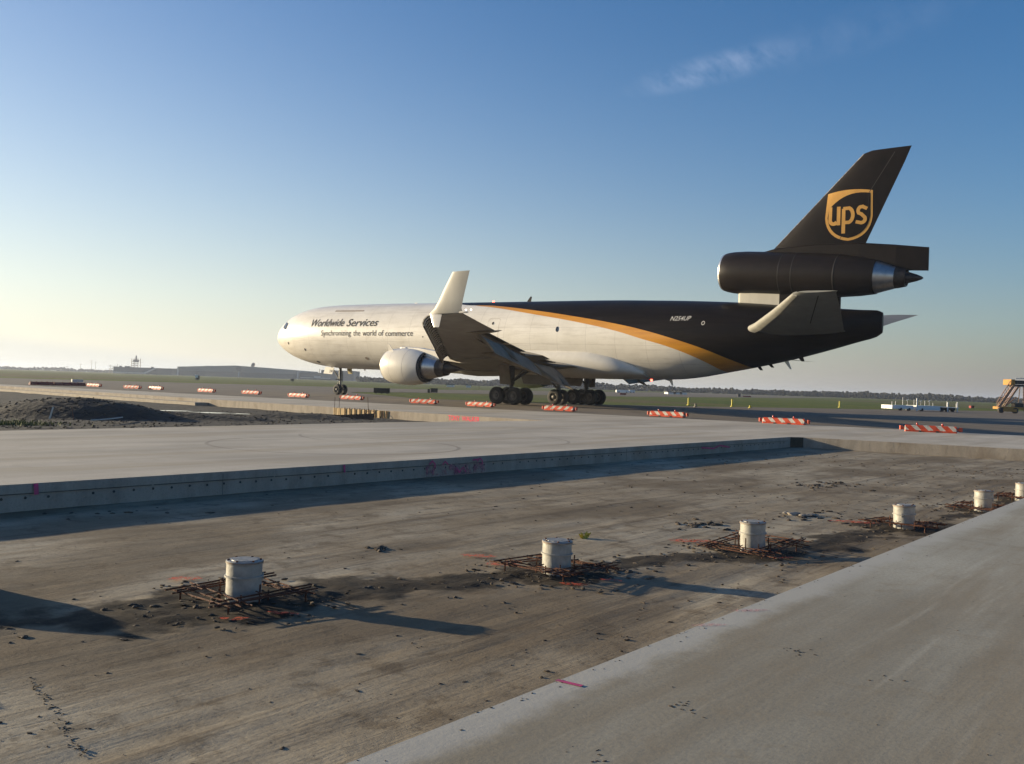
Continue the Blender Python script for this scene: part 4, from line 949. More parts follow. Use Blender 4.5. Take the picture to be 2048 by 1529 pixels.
    e = MB(); e.slab([PJ(23.55, sg * 8.75, 3.75), PJ(24.1, sg * 8.75, 3.75), PJ(23.72, sg * 8.85, 4.30), PJ(23.45, sg * 8.85, 4.42)], (0, .05, .0)); e.build('nacelle_strake', m_nacelle, en)
    return w
m_lampw = emis('white_nav_lamp', (1, .85, .7), 4.0); m_lampr = emis('red_beacon', (1, .10, .06), 5.0)
make_wing(1); make_wing(-1)
# tail engine
A0 = Vector(PJ(46.97, 0, 10.02)); AF = .82; D = Vector((14.18, 0, -.98)).normalized()
e = MB(); e.lathe(A0, D, [(.94, 1.33), (1.15, 1.39), (1.6, 1.455), (2.4, 1.50), (4.7, 1.50), (7.0, 1.50), (9.0, 1.43), (10.4, 1.29), (11.36, 1.13), (11.36, 1.09), (10.6, 1.10)], 56); te_ = e.build('tail_engine', m_brown2, jet)
e = MB(); e.lathe(A0, D, [(1.6, 1.15), (1.1, 1.19), (.86, 1.26), (.82, 1.29), (.85, 1.31), (.941, 1.332)], 56); e.build('intake_lip', m_lip, te_)
e = MB(); e.lathe(A0, D, [(1.59, 1.152), (3.5, 1.15), (3.51, 0)], 40); e.build('intake_duct', m_black, te_)
e = MB(); e.lathe(A0, D, [(10.6, 1.09), (11.45, 1.06), (11.7, .98), (12.6, .70), (12.6, .3)], 40); e.build('core_cowl', m_silver, te_)
e = MB(); e.lathe(A0, D, [(12.5, .72), (12.7, .70), (13.2, .58), (13.2, .5), (12.9, .48)], 36); e.build('exhaust_nozzle', m_dkmetal, te_)
e = MB(); e.lathe(A0, D, [(12.8, .42), (13.3, .36), (13.8, .22), (14.1, .10), (14.22, .0)], 28); e.build('exhaust_plug', m_dkmetal, te_)
for xx in (5.2, 6.1, 8.9):
    e = MB(); e.lathe(A0, D, [(xx, 1.494 if xx < 8 else 1.44), (xx + .01, 1.512 if xx < 8 else 1.452), (xx + .05, 1.512 if xx < 8 else 1.452), (xx + .06, 1.494 if xx < 8 else 1.44)], 56); e.build('cowl_seam', m_smudge2 if False else mat('seam_brown', (.03, .025, .02), rough=.5), te_)
e = MB(); ss = []
for X, hw in ((48.85, .06), (49.1, .34), (50.0, .46), (52.0, .5), (54.0, .46), (55.3, .3), (56.0, .08)):
    zt = 8.75; zb = fus(X)[0] - .5; ss.append([PJ(X, -hw, zb), PJ(X, hw, zb), PJ(X, hw, zt), PJ(X, -hw, zt)])
e.loft(ss[:4], smooth=True); py = e.build('engine_pylon', m_wlet, jet)
e = MB(); e.loft(ss[3:], smooth=True); e.build('engine_pylon', m_brown, jet)
# fin
def fin_x(Z): t = (Z - 11.0) / (17.5 - 11.0); return 50.9 + t * (57.38 - 50.9), 57.32 + t * (60.23 - 57.32)
def fin_y(X, Z):
    a, b_ = fin_x(Z); c = b_ - a; x = min(1, max(0, (X - a) / c)); return 5 * .105 * c * (.2969 * math.sqrt(x) - .126 * x - .3516 * x * x + .2843 * x ** 3 - .1036 * x ** 4)
e = MB(); ss = []
for Z in (9.6, 11.0, 12.5, 14, 15.5, 16.6, 17.3):
    a, b_ = fin_x(Z); ss.append([PJ(a + x, y, Z + (.09 * max(0, x) / 2.8 if Z > 17 else 0)) for x, y in foil(b_ - a, .105, 14, 0)])
a, b_ = fin_x(17.46); ss.append([PJ(a + .35 + x, y, 17.46 + .06 * x / 3) for x, y in foil(b_ - a - .37, .06, 14, 0)])
e.loft(ss); fin = e.build('tail_fin', m_brown, jet)
e = MB(); ss = []
for X, zt, zb, hw in ((49.5, 11.0, 10.4, .25), (51.5, 11.42, 10.5, .42), (54, 11.55, 10.4, .5), (57.2, 11.48, 9.9, .5), (59.5, 11.22, 9.62, .36), (61.42, 10.97, 9.5, .08)):
    ss.append([PJ(X, -hw, zb), PJ(X, hw, zb), PJ(X, hw * .9, zt - .08), PJ(X, hw * .5, zt), PJ(X, -hw * .5, zt), PJ(X, -hw * .9, zt - .08)])
e.loft(ss, smooth=False); e.build('fin_fairing', m_brown, fin, bevel=.04)
e = MB(); ss = []
for Z in (11.7, 17.35):
    a, b_ = fin_x(Z); c = b_ - a; ss.append([PJ(a + x - .015, y * 1.05, Z) for x, y in [(.12 * c * .55, fin_y(a + .12 * c * .55, Z)), (.03, .05 * c * .35), (-.01, 0), (.03, -.05 * c * .35), (.12 * c * .55, -fin_y(a + .12 * c * .55, Z))]])
# bare-metal leading edge strip
lb = MB()
for i in range(12):
    Z0_, Z1 = 11.6 + i * .475, 11.6 + (i + 1) * .475; P = []
    for Z in (Z0_, Z1):
        a = fin_x(Z)[0]
        for x in (0.0, .035, .10): P.append(PJ(a + x - .006, fin_y(a + x, Z) + .006, Z))
    lb.add(P, [(0, 1, 4, 3), (1, 2, 5, 4)], True)
lb.build('leading_edge', mat('worn_edge', (.30, .26, .22), (.06, .045, .035), 6, .5, contrast=1.6), fin)
def rline(name, pts, w, mt, parent, off=.012):
    mb = MB(); ribbon(mb, pts, w, lambda x, z, o_: Vector(PJ(x, fin_y(x, z) + off + o_ * 2, z))); return mb.build(name, mt, parent)
m_seam = mat('fin_seam', (.035, .028, .022), rough=.6)
a0_, a1_ = fin_x(11.8), fin_x(17.2)
rline('rudder_seam', [(a0_[0] + (a0_[1] - a0_[0]) * .70, 11.8), (a1_[0] + (a1_[1] - a1_[0]) * .70, 17.2)], .02, m_seam, fin)
# shield emblem, painted on the fin
def fin_poly(name, pts, off, mt, grid=.2):
    bm = bmesh.new(); vs = [bm.verts.new((p[0], 0, p[1])) for p in pts]; es = [bm.edges.new((vs[i], vs[(i + 1) % len(vs)])) for i in range(len(vs))]; bmesh.ops.triangle_fill(bm, edges=es, use_beauty=True)
    for ax_, lo_, hi_ in (((1, 0, 0), 54.5, 58.2), ((0, 0, 1), 11.4, 15.2)):
        for c_ in np.arange(lo_, hi_, grid): bmesh.ops.bisect_plane(bm, geom=bm.verts[:] + bm.edges[:] + bm.faces[:], plane_co=Vector(ax_) * c_, plane_no=ax_)
    for v_ in bm.verts: v_.co = Vector(PJ(v_.co.x, fin_y(v_.co.x, v_.co.z) + off, v_.co.z))
    me_ = bpy.data.meshes.new(name); bm.to_mesh(me_); bm.free(); me_.materials.append(mt); o = bpy.data.objects.new(name, me_); COL.objects.link(o); o.parent = fin; return o
def arcpts(p0, p1, bulge, n=8):
    p0, p1 = Vector(p0), Vector(p1); d = p1 - p0; nrm = Vector((-d.y, d.x)); return [p0 + d * t + nrm * bulge * 4 * t * (1 - t) for t in np.linspace(0, 1, n + 1)[:-1]]
TL, TR, RM, BT, LM = (55.02, 14.84), (57.90, 14.86), (57.88, 12.9), (56.40, 11.66), (54.93, 12.9)
outer_ = arcpts(TL, TR, .055) + arcpts(TR, (57.92, 13.2), 0, 2) + arcpts((57.92, 13.2), BT, .20) + arcpts(BT, (54.90, 13.2), .20) + arcpts((54.90, 13.2), TL, 0, 2)
emb = fin_poly('tail_emblem', outer_, .012, m_gold)
inner_ = arcpts((55.14, 13.80), (57.76, 14.70), .15, 10) + arcpts((57.76, 14.70), (57.77, 13.22), 0, 2) + arcpts((57.77, 13.22), (56.40, 11.84), .19) + arcpts((56.40, 11.84), (55.06, 13.22), .19) + arcpts((55.06, 13.22), (55.14, 13.80), 0, 2)
ip = fin_poly('emblem_field', inner_, .022, m_brown)
def fin_stroke(name, pts, w):
    mb = MB(); fr = lambda x, z, o_: Vector(PJ(x, fin_y(x, z) + .034 + o_, z)); ribbon(mb, pts, w, fr); return mb.build(name, m_gold, fin)
def circ(cx_, cz_, rx, rz, a0, a1, n=16): return [(cx_ + rx * math.cos(R(a)), cz_ + rz * math.sin(R(a))) for a in np.linspace(a0, a1, n)]
fin_stroke('emblem_letter', [(55.24, 13.86), (55.24, 13.15)] + circ(55.47, 13.05, .23, .24, 180, 300, 8) + [(55.62, 12.88)], .115)
fin_stroke('emblem_letter', [(55.78, 13.86), (55.78, 12.78)], .115)
fin_stroke('emblem_letter', [(56.10, 13.70), (56.10, 12.22)], .115)
fin_stroke('emblem_letter', [(56.14, 13.78)] + circ(56.36, 13.33, .33, .48, 75, -75, 14) + [(56.16, 12.86)], .112)
fin_stroke('emblem_letter', [(57.52, 13.72), (57.30, 13.84)] + circ(57.22, 13.58, .20, .25, 90, 215, 8) + [(57.22, 13.36), (57.36, 13.22)] + circ(57.22, 13.03, .24, .23, 30, -110, 9) + [(56.94, 12.86)], .108)
# stabilisers
m_le = mat('stabilizer_sunlit_edge', (.32, .31, .27), (.22, .21, .185), 2, .5)  # paler than the stabilizer: sunlight on the edge is put into its colour
for sg in (1, -1):
    e = MB(); ss = []
    for X0, X1, Z_0, Y, tk in ((50.2, 56.75, 5.62, 1.2, .11), (50.75, 56.9, 5.70, 2.0, .11), (53.5, 57.8, 6.62, 5.5, .10), (56.02, 58.55, 7.36, 8.75, .09), (56.45, 58.72, 7.45, 9.02, .05)):
        ss.append([PJ(X0 + x, sg * Y, Z_0 + z) for x, z in foil(X1 - X0, tk, 11, -.005)])
    e.loft(ss); s_ = e.build('stabilizer', m_stab if False else mat('stabilizer_grey', (.24, .24, .22), (.17, .17, .155), 1.2, .55), jet)
    e = MB(); ss = []
    for X0, Z_0, Y, r in ((49.95, 5.62, 1.7, .16), (50.25, 5.70, 2.1, .27), (51.2, 5.92, 2.9, .27), (53.5, 6.62, 5.5, .22), (56.02, 7.36, 8.75, .13)):
        ss.append([PJ(X0 + x * r * 2 + .02 - .05, sg * Y, Z_0 + z * r) for x, z in ((0, 0), (.05, .42), (.3, .8), (1.0, 1.08), (1.0, -1.08), (.3, -.8), (.05, -.42))])
    e.loft(ss); e.build('leading_edge', m_le, s_)
    rline2 = MB(); rline2.slab([PJ(54.7, sg * 2.4, 5.58), PJ(54.76, sg * 2.4, 5.58), PJ(57.5, sg * 8.6, 7.22), PJ(57.44, sg * 8.6, 7.22)], (0, 0, .01)); rline2.build('elevator_seam', m_text, s_)
# antennas, lamps, tail skid bits
def blade(name, X0, X1, Z_0, Xt0, Xt1, Zt, mt, Y=0):
    e = MB(); e.slab([PJ(X0, Y - .02, Z_0), PJ(X1, Y - .02, Z_0), PJ(Xt1, Y - .02, Zt), PJ(Xt0, Y - .02, Zt)], (0, .04, 0)); e.build(name, mt, jet)
blade('antenna', 30.45, 30.85, 8.28, 30.8, 30.95, 8.72, m_brown); blade('antenna', 43.55, 43.85, 2.28, 43.85, 43.95, 1.8, m_cwhite); blade('antenna', 12.0, 12.2, 2.5, 12.1, 12.2, 2.33, m_cwhite)
blade('antenna', 18.0, 18.5, 8.42, 18.2, 18.4, 8.53, m_cwhite); blade('tail_skid', 52.2, 52.55, 3.8, 52.72, 52.82, 3.16, m_cwhite); blade('tail_skid', 52.4, 53.0, 3.8, 54.6, 54.6, 3.66, m_gear); blade('tail_vent', 53.2, 53.6, 4.0, 53.5, 53.7, 3.7, m_brown)
blade('tail_vent', 50.3, 50.6, 3.35, 50.6, 50.8, 3.05, m_brown); blade('tail_vent', 51.1, 51.4, 3.5, 51.4, 51.6, 3.25, m_brown)
for X, Z, s_ in ((27.04, 8.35, 1), (42.16, 2.22, -1)):
    e = MB(); e.lathe(PJ(X, 0, Z), (0, 0, s_), [(0, .09), (.05, .10), (.11, .07), (.14, .0)], 12); e.build('beacon', m_lampr, jet)
# landing gear
def wheel(parent, X, Y, r, w, side=1):
    t = MB(); t.lathe(PJ(X, Y - w / 2, r), (0, -1, 0), [(0, r * .56), (.0, r * .80), (w * .10, r * .94), (w * .24, r), (w * .76, r), (w * .90, r * .94), (w, r * .80), (w, r * .56), (w * .7, r * .5), (w * .3, r * .5), (0, r * .56)], 28)
    to = t.build('tyre', m_tyre, parent); t = MB()
    for s_ in (0, 1):
        y = (Y - w / 2 + .02) if s_ == 0 else (Y + w / 2 - .02); sgn = 1 if s_ else -1
        c = PJ(X, y, r); t.lathe(c, (0, -sgn, 0), [(0.03, r * .56), (.0, r * .50), (-.06, r * .46), (-.07, r * .28), (.0, r * .24), (.04, r * .12), (.04, 0)], 20)
    t.build('rim', m_rimw, parent)
def strut(parent, name, segs, mt=m_gear):
    e = MB()
    for p0, p1, r in segs: e.tube(PJ(*p0), PJ(*p1), r, n=12)
    return e.build(name, mt, parent)
for sg in (1, -1):
    g = empty('main_gear'); g.parent = jet; Yc = sg * 5.33; Xc = 33.13
    for dx_ in (-.82, .82):
        for dy_ in (-.68, .68): wheel(g, Xc + dx_, Yc + dy_, .655, .50)
    strut(g, 'bogie', [((Xc - .85, Yc, .66), (Xc + .85, Yc, .66), .13), ((Xc - .82, Yc - .6, .66), (Xc - .82, Yc + .6, .66), .09), ((Xc + .82, Yc - .6, .66), (Xc + .82, Yc + .6, .66), .09)])
    strut(g, 'leg', [((Xc, Yc, .66), (Xc, Yc, 3.2), .17), ((Xc, Yc, 1.5), (Xc, Yc, 3.2), .24), ((Xc, Yc, 1.7), (Xc, Yc - sg * 2.2, 2.6), .09), ((Xc, Yc, 1.6), (Xc + 1.4, Yc, 2.9), .08), ((Xc - .1, Yc, 1.3), (Xc - .62, Yc, 1.15), .04), ((Xc - .62, Yc, 1.15), (Xc - .8, Yc, .8), .035)])
    e = MB(); e.slab([PJ(Xc - .62, Yc + sg * .62, 1.52), PJ(Xc + .42, Yc + sg * .62, 1.48), PJ(Xc + .36, Yc + sg * .95, 3.1), PJ(Xc - .62, Yc + sg * .95, 3.1)], (0, .05, 0)); e.build('gear_door', m_flap, g)
    e = MB(); e.slab([PJ(Xc - 1.4, sg * 2.3, 2.35), PJ(Xc + 1.6, sg * 2.3, 2.3), PJ(Xc + 1.5, sg * 2.1, 1.55), PJ(Xc - 1.2, sg * 2.1, 1.6)], (0, .05, 0)); e.build('gear_door', m_dkdoor if False else m_wing, g)
g = empty('centre_gear'); g.parent = jet
for dy_ in (-.48, .48): wheel(g, 33.86, dy_, .62, .46)
strut(g, 'leg', [((33.86, 0, .62), (33.86, 0, 2.4), .16), ((33.86, -.4, .62), (33.86, .4, .62), .09), ((33.86, 0, 1.2), (32.6, 0, 2.3), .08), ((33.95, -.1, .9), (34.0, -.1, 1.45), .03)])
e = MB(); e.slab([PJ(33.0, .75, 2.3), PJ(35.6, .75, 2.3), PJ(35.3, .85, 1.95), PJ(33.3, .85, 1.95)], (0, .04, 0)); e.build('gear_door', m_wing, g)
g = empty('nose_gear'); g.parent = jet; XN = 9.0
for dy_ in (-.34, .34): wheel(g, XN, dy_, .50, .36)
strut(g, 'leg', [((XN, 0, .5), (XN - .1, 0, 2.7), .10), ((XN - .05, 0, 1.35), (XN - .1, 0, 2.7), .14), ((XN, -.25, .5), (XN, .25, .5), .07), ((XN - .05, 0, 1.35), (XN - 1.3, 0, 2.65), .06), ((XN - .12, 0, 1.3), (XN - .42, 0, 1.05), .04), ((XN - .42, 0, 1.05), (XN - .1, 0, .75), .04), ((XN - .1, .1, 1.5), (XN - .45, .2, 1.42), .05), ((XN + .1, -.12, 1.2), (XN + .1, -.12, 2.2), .04)])
e = MB(); e.slab([PJ(XN - 1.45, .62, 2.62), PJ(XN - .28, .62, 2.55), PJ(XN - .34, .80, 1.92), PJ(XN - 1.55, .80, 1.98)], (0, .04, 0)); dr = e.build('gear_door', m_cwhite, g)
text_fit('254', XN - .80, XN - .42, 2.10, 2.34, lambda x, z: Vector(PJ(x, .62 + (2.58 - z) * .27 + .025, z)), 'fleet_number', m_text, dr, bold=.01, cuts=1)
e = MB(); e.slab([PJ(XN + .25, -.5, 2.5), PJ(XN + .9, -.5, 2.5), PJ(XN + .9, -.62, 2.0), PJ(XN + .35, -.62, 2.0)], (0, .04, 0)); e.build('gear_door', mat('yellow_tag', (.5, .38, .08), (.55, .5, .4), 9, .6), g)

# ------------------------------------------------------------------ airfield background
DB = 900.0
m_han = mat('hangar_wall', (.17, .195, .20), (.14, .16, .165), .03, .8); m_han_d = mat('hangar_doors', (.065, .08, .085), (.09, .10, .105), .08, .8); m_han_r = mat('hangar_roof_trim', (.40, .42, .42), rough=.7); m_bld = mat('low_block', (.075, .085, .09), (.10, .11, .115), .05, .8)
def px_(u, v_=760): p = atd(u, v_, DB); return p.x
def pz_(u, v_): return atd(u, v_, DB).z
def block(b, u0, u1, z1, y0=DB, dep=60, z0=-.04): b.box(((px_(u0) + px_(u1)) / 2, y0 + dep / 2, (z0 + z1) / 2), (px_(u1) - px_(u0), dep, z1 - z0))
h = empty('terminal_block', (px_(290), DB, 0)); tag(h, 'long low grey terminal block under the lattice tower at far left', 'building')
def under(b, name, mt, par, bevel=0): o = b.build(name, mt); o.parent = par; o.location = -Vector(par.location); return o
zA = pz_(226, 733.7)
b = MB(); b.smooth = False; block(b, 226, 354, zA); under(b, 'wall', m_bld, h)
b = MB(); b.smooth = False; b.box(((px_(226) + px_(288)) / 2, DB - .3, .9), (px_(288) - px_(226), .5, 1.0)); b.bar((px_(288), DB - .4, .8), (px_(311), DB - .4, zA - .2), .6, 1.5); under(b, 'pale_ramp', m_han_r, h)
b = MB(); b.smooth = False
for u in (237, 248, 254, 301): b.box((px_(u), DB + 4, zA + .5), (1.5, 3, 1.1))
under(b, 'roof_units', m_bld, h)
t = empty('lattice_tower', (px_(270.5), DB + 20, 0)); tag(t, 'lattice tower with a small cab rising above the terminal block', 'tower')
m_lat = mat('lattice_steel', (.20, .16, .14), rough=.7)
b = MB(); b.smooth = False; x0, x1 = px_(264.5) * 1.023, px_(277) * 1.023
z_mid = pz_(270, 723.5); z_cab = pz_(270, 717)
for x in (x0, x1):
    for y in (DB + 18, DB + 24): b.bar((x, y, 0), (x, y, z_cab), .5)
for k in range(4): z = zA + (z_mid - zA) * k / 3; b.bar((x0, DB + 18, z), (x1, DB + 18, z), .4); b.bar((x0, DB + 18, z - 2), (x1, DB + 18, z), .22)
under(b, 'frame', m_lat, t)
b = MB(); b.smooth = False; b.box(((x0 + x1) / 2, DB + 21, z_mid + 1.0), (x1 - x0 - 1.5, 4, 1.9)); b.tube(((x0 + x1) / 2, DB + 21, z_mid + 1.5), ((x0 + x1) / 2, DB + 21, pz_(270, 710.5)), 1.1, .5, n=8); under(b, 'cab', m_lat, t)
h = empty('hangar', (px_(476), DB, 0)); tag(h, 'wide pale hangar with two dark door bays left of the nose wheel', 'hangar')
b = MB(); b.smooth = False; zl, zp, zr = pz_(354, 733.5), pz_(450, 733.0), pz_(596, 741.6)
X0, X1, Xm = px_(354), px_(597), px_(470)
b.slab([(X0, DB, -.04), (X1, DB, -.04), (X1, DB, zr), (Xm, DB, zp + 1.0), (X0, DB, zl)], (0, 90, 0)); under(b, 'wall', m_han, h)
for u0, u1 in ((358, 473), (482, 593)):
    b = MB(); b.smooth = False; b.box(((px_(u0) + px_(u1)) / 2, DB - .3, pz_(415, 743) / 2), (px_(u1) - px_(u0), .5, pz_(415, 743))); under(b, 'hangar_door', m_han_d, h)
b = MB(); b.smooth = False
for u in (355.5, 477.5, 595.5): b.box((px_(u), DB - .8, zl / 2 - .5), (1.1, .6, zl - .6))
under(b, 'white_posts', m_han_r, h)
b = MB(); b.disc((px_(477.6), DB - 1.2, pz_(477.6, 738)), (0, -1, 0), 2.6, 20); under(b, 'round_sign', m_bld, h)
b = MB(); b.smooth = False; b.box(((px_(408) + px_(465)) / 2, DB + 3, zl + 1.2), (px_(465) - px_(408), 4, .9)); under(b, 'roof_ridge', m_han, h)
t = empty('radar_dish', (px_(500.5), DB + 10, 0)); tag(t, 'dark round radar dish standing on the hangar roof', 'radar dish')
b = MB(); c = Vector((px_(500.5), DB + 10, pz_(500.5, 730.5))); b.lathe(c, (-.4, -1, .3), [(0, 0.0), (.15, 1.2), (.6, 2.3), (.7, 2.35), (.2, 1.1), (.1, 0)], 16); under(b, 'dish', m_lat, t)
b = MB(); b.bar((c.x, c.y, zr - 1), (c.x, c.y, c.z), .6); b.bar((c.x + 2, c.y, zr - 1), (c.x, c.y, c.z), .4); under(b, 'mount', m_lat, t)
h = empty('dark_annex', (px_(650), DB + 5, 0)); tag(h, 'dark stepped annex building right of the hangar, behind the nose gear', 'building')
b = MB(); b.smooth = False; block(b, 598, 641, pz_(620, 745.5), DB + 3, 40); block(b, 641, 705, pz_(673, 741.3), DB + 2, 40); under(b, 'wall', m_bld, h)
b = MB(); b.smooth = False; b.box(((px_(600) + px_(660)) / 2, DB + .8, 1.7), (px_(660) - px_(600), .8, .7)); b.box(((px_(628) + px_(640)) / 2, DB + .5, 2.6), (6, .8, 1.6)); under(b, 'pale_canopy', m_han_r, h)
b = MB(); b.smooth = False; b.bar((px_(634), DB + 10, 3), (px_(634), DB + 10, pz_(634, 738)), .5); under(b, 'mast', m_lat, h)
for u, vt in ((133, 733), (160, 728), (182, 721), (190, 724), (220, 730)):
    b = MB(); x = px_(u) * (DB + 80) / DB; b.tube((x, DB + 80, 0), (x, DB + 80, atd(u, vt, DB + 80).z), .22, .12, n=6); b.bar((x - 1.2, DB + 80, atd(u, vt, DB + 80).z - .5), (x + 1.2, DB + 80, atd(u, vt, DB + 80).z - .5), .25)
    o = b.build('light_mast', m_lat); tag(o, {133: 'leftmost thin light mast on the horizon', 160: 'short thin light mast, second from the left on the horizon', 182: 'tallest thin light mast on the left horizon', 190: 'thin light mast just right of the tallest one', 220: 'thin light mast touching the terminal block end'}[u], 'mast', 'thin masts on the left horizon')
b = MB(); x = px_(216)
for k in range(4): b.bar((x - 3 + k * 2.4, DB + 10, 0), (x - 3 + k * 2.4, DB + 10, 4 + k * 1.6), .3)
for z in (2.5, 4.5, 6.5): b.bar((x - 4, DB + 10, z), (x + 4.5, DB + 10, z), .3)
o = b.build('pipe_gantry', m_lat); tag(o, 'rusty pipe gantry at the left end of the terminal block', 'gantry')
# far woods (one mass)
m_wood = mat('far_wood', (.028, .030, .026), (.045, .042, .033), .12, .95)
wb = MB(); rw = random.Random(5)
def wood(u0, u1, D0, prof, n, col=None):
    for i in range(n):
        u = rw.uniform(u0, u1); D_ = D0 + rw.uniform(0, 60); hz = prof(u) * (1 + .25 * fbm(u, 0, .02, 4)) * rw.uniform(.55, 1.05); x = ray(u, 780).x / ray(u, 780).y * D_
        r = rw.uniform(.45, 1.35) * D0 / 900; z = rw.uniform(.0, 1) ** .6 * hz
        vs = [(x + c.x * r * rw.uniform(.8, 1.5), D_ + c.y * r, max(-.3, z + c.z * r * rw.uniform(.7, 1.2))) for c in iv]; wb.add(vs, jf, False)
def profA(u): return float(np.interp(u, [690, 760, 830, 900, 1000, 1100, 1200, 1300, 1400, 1500, 1600, 1650, 1750, 1850, 1950, 2060, 2300], [4.2, 4.6, 4.8, 5.2, 5.6, 5.4, 6.2, 5.6, 5.0, 4.7, 5.0, 5.8, 5.4, 6.0, 5.2, 5.0, 5.5]))
wood(712, 2400, 640, lambda u: 1.3 + (profA(u) - 1.5) * .62, 11000)
wood(-300, 235, 1300, lambda u: float(np.interp(u, [-300, 0, 60, 90, 110, 150, 220], [3, 3.5, 2.5, 4.5, 5.5, 3.6, 3.0])), 900)
o = wb.build('far_woods', m_wood); tag(o, 'dark bare wood along the far edge of the airfield', 'woods', kind='stuff')
# far white vehicles and buildings
m_fwhite = mat('far_white', (.75, .73, .70), rough=.6); m_redsign = mat('red_sign', (.25, .03, .025), (.12, .02, .02), .8, .6)
def far_box(name, u0, u1, v0, v1, D_, mt, label, cat, dep=3, extra=None, group=None):
    z0 = max(0.0, atd((u0 + u1) / 2, v1, D_).z); z1 = atd((u0 + u1) / 2, v0, D_).z; xa, xb = atd(u0, v1, D_).x, atd(u1, v1, D_).x
    b = MB(); b.smooth = False; r = empty(name, ((xa + xb) / 2, D_, 0)); b.box(((xa + xb) / 2, D_ + dep / 2, (z0 + z1) / 2), (xb - xa, dep, z1 - z0)); under(b, 'body', mt, r)
    b = MB(); b.smooth = False
    if extra == 'wheels':
        for k in (.2, .8): b = MB(); b.tube((xa + (xb - xa) * k, D_ - .1, .2), (xa + (xb - xa) * k, D_ + .3, .2), .2, n=10); under(b, 'wheel', m_blk, r)
    elif extra == 'legs':
        for k in (.15, .5, .85): b.box((xa + (xb - xa) * k, D_ + dep / 2, z0 / 2 + .02), (.10, .10, max(z0, .1)))
        under(b, 'legs', m_gear, r)
    elif extra == 'roof':
        b.box(((xa + xb) / 2, D_ + dep / 2, z1 + .15), (xb - xa + .6, dep + .6, .3)); under(b, 'roof', m_bld, r)
    tag(r, label, cat, group); return r
far_box('box_truck', 1233, 1258, 780.5, 785.5, 325, m_fwhite, 'longer low white vehicle far away below the tail of the jet', 'truck', extra='wheels'); far_box('box_truck', 1259, 1270, 780.8, 785.9, 325, m_fwhite, 'short low white vehicle right behind the longer one', 'truck', extra='wheels')
far_box('shed', 1336, 1347, 785, 789, 330, m_fwhite, 'leftmost of three pale sheds before the far wood', 'shed', 8, 'roof', 'pale sheds before the wood'); far_box('shed', 1352, 1360, 785, 789.3, 330, m_fwhite, 'small middle one of three pale sheds before the far wood', 'shed', 8, 'roof', 'pale sheds before the wood'); far_box('shed', 1364, 1374, 785, 789.6, 330, m_fwhite, 'rightmost of three pale sheds before the far wood', 'shed', 8, 'roof', 'pale sheds before the wood')
far_box('shed', 893, 906, 770, 774.3, 330, m_fwhite, 'pale shed seen under the port engine', 'shed', 8, 'roof'); far_box('shed', 932, 940, 771, 775.3, 330, m_fwhite, 'tiny pale shed seen between engine and main wheels', 'shed', 8, 'roof')
far_box('taxiway_sign', 747, 779, 776.5, 786.5, 105, m_blk, 'wide black back of a taxiway sign on the grass below the port engine', 'sign', .25, 'legs'); far_box('taxiway_sign', 861, 875, 777, 785, 128, m_dkmetal, 'smaller dark taxiway sign right of the wide black one', 'sign', .25, 'legs'); far_box('equipment_box', 855, 859.5, 778.5, 785, 128, m_blk, 'small dark box touching the smaller taxiway sign', 'box', .5, 'legs')
far_box('taxiway_sign', 1240, 1252.5, 786.5, 790.5, 215, m_redsign, 'small dark red sign below the white trucks', 'sign', .25, 'legs'); far_box('taxiway_sign', 1486, 1502, 792, 796, 300, m_redsign, 'dark red taxiway sign on the far grass below the tail', 'sign', .25, 'legs'); far_box('equipment_box', 1476, 1481, 789, 795, 300, m_blk, 'small dark cabinet left of the far red sign', 'cabinet', 1.0, 'legs')
far_box('equipment_box', 955, 960, 775.5, 780, 300, mat('ochre_box', (.35, .28, .12), rough=.7), 'small ochre cabinet on the far grass left of the main wheels', 'cabinet', 1.0, 'legs')
far_box('equipment_box', 390, 394.5, 750, 756, 240, m_fwhite, 'small white topped sign on the grass before the hangar', 'sign', .6, 'legs'); far_box('equipment_box', 391, 397, 752, 759.5, 241, m_blk, 'black box right under the small white topped sign', 'box', .8, 'legs')
far_box('equipment_box', 581, 587, 758, 762, 300, m_blk, 'tiny dark box on the grass under the jet nose', 'box', .8, 'legs')
far_box('equipment_box', 1942, 1948, 812, 818, 170, m_redsign, 'small red box on the grass left of the stairs truck', 'box', .8, 'legs')
m_yel = mat('yellow_post', (.60, .50, .06), rough=.6)
for u, vb, vt, lb in ((1377, 811, 796, 'left one of two yellow posts close together below the tail'), (1464, 814, 799, 'yellow post standing right of the other under the tail fin'), (1679, 815.5, 802.5, 'lone yellow post on the grass midway to the white trailer'), (1500, 817, 811.5, 'short yellow stub post by the edge of the grass'), (1391, 815, 808, 'short grey stub post right of the leftmost yellow post')):
    p = at(u, vb, -.04); b = MB(); b.tube(p, (p.x, p.y, atd(u, vt, p.y).z), .09, n=8); b.tube((p.x, p.y, p.z), (p.x, p.y, p.z + .06), .2, n=8); o = b.build('marker_post', m_yel if u != 1391 else m_gear); tag(o, lb, 'post', 'marker posts on the grass')
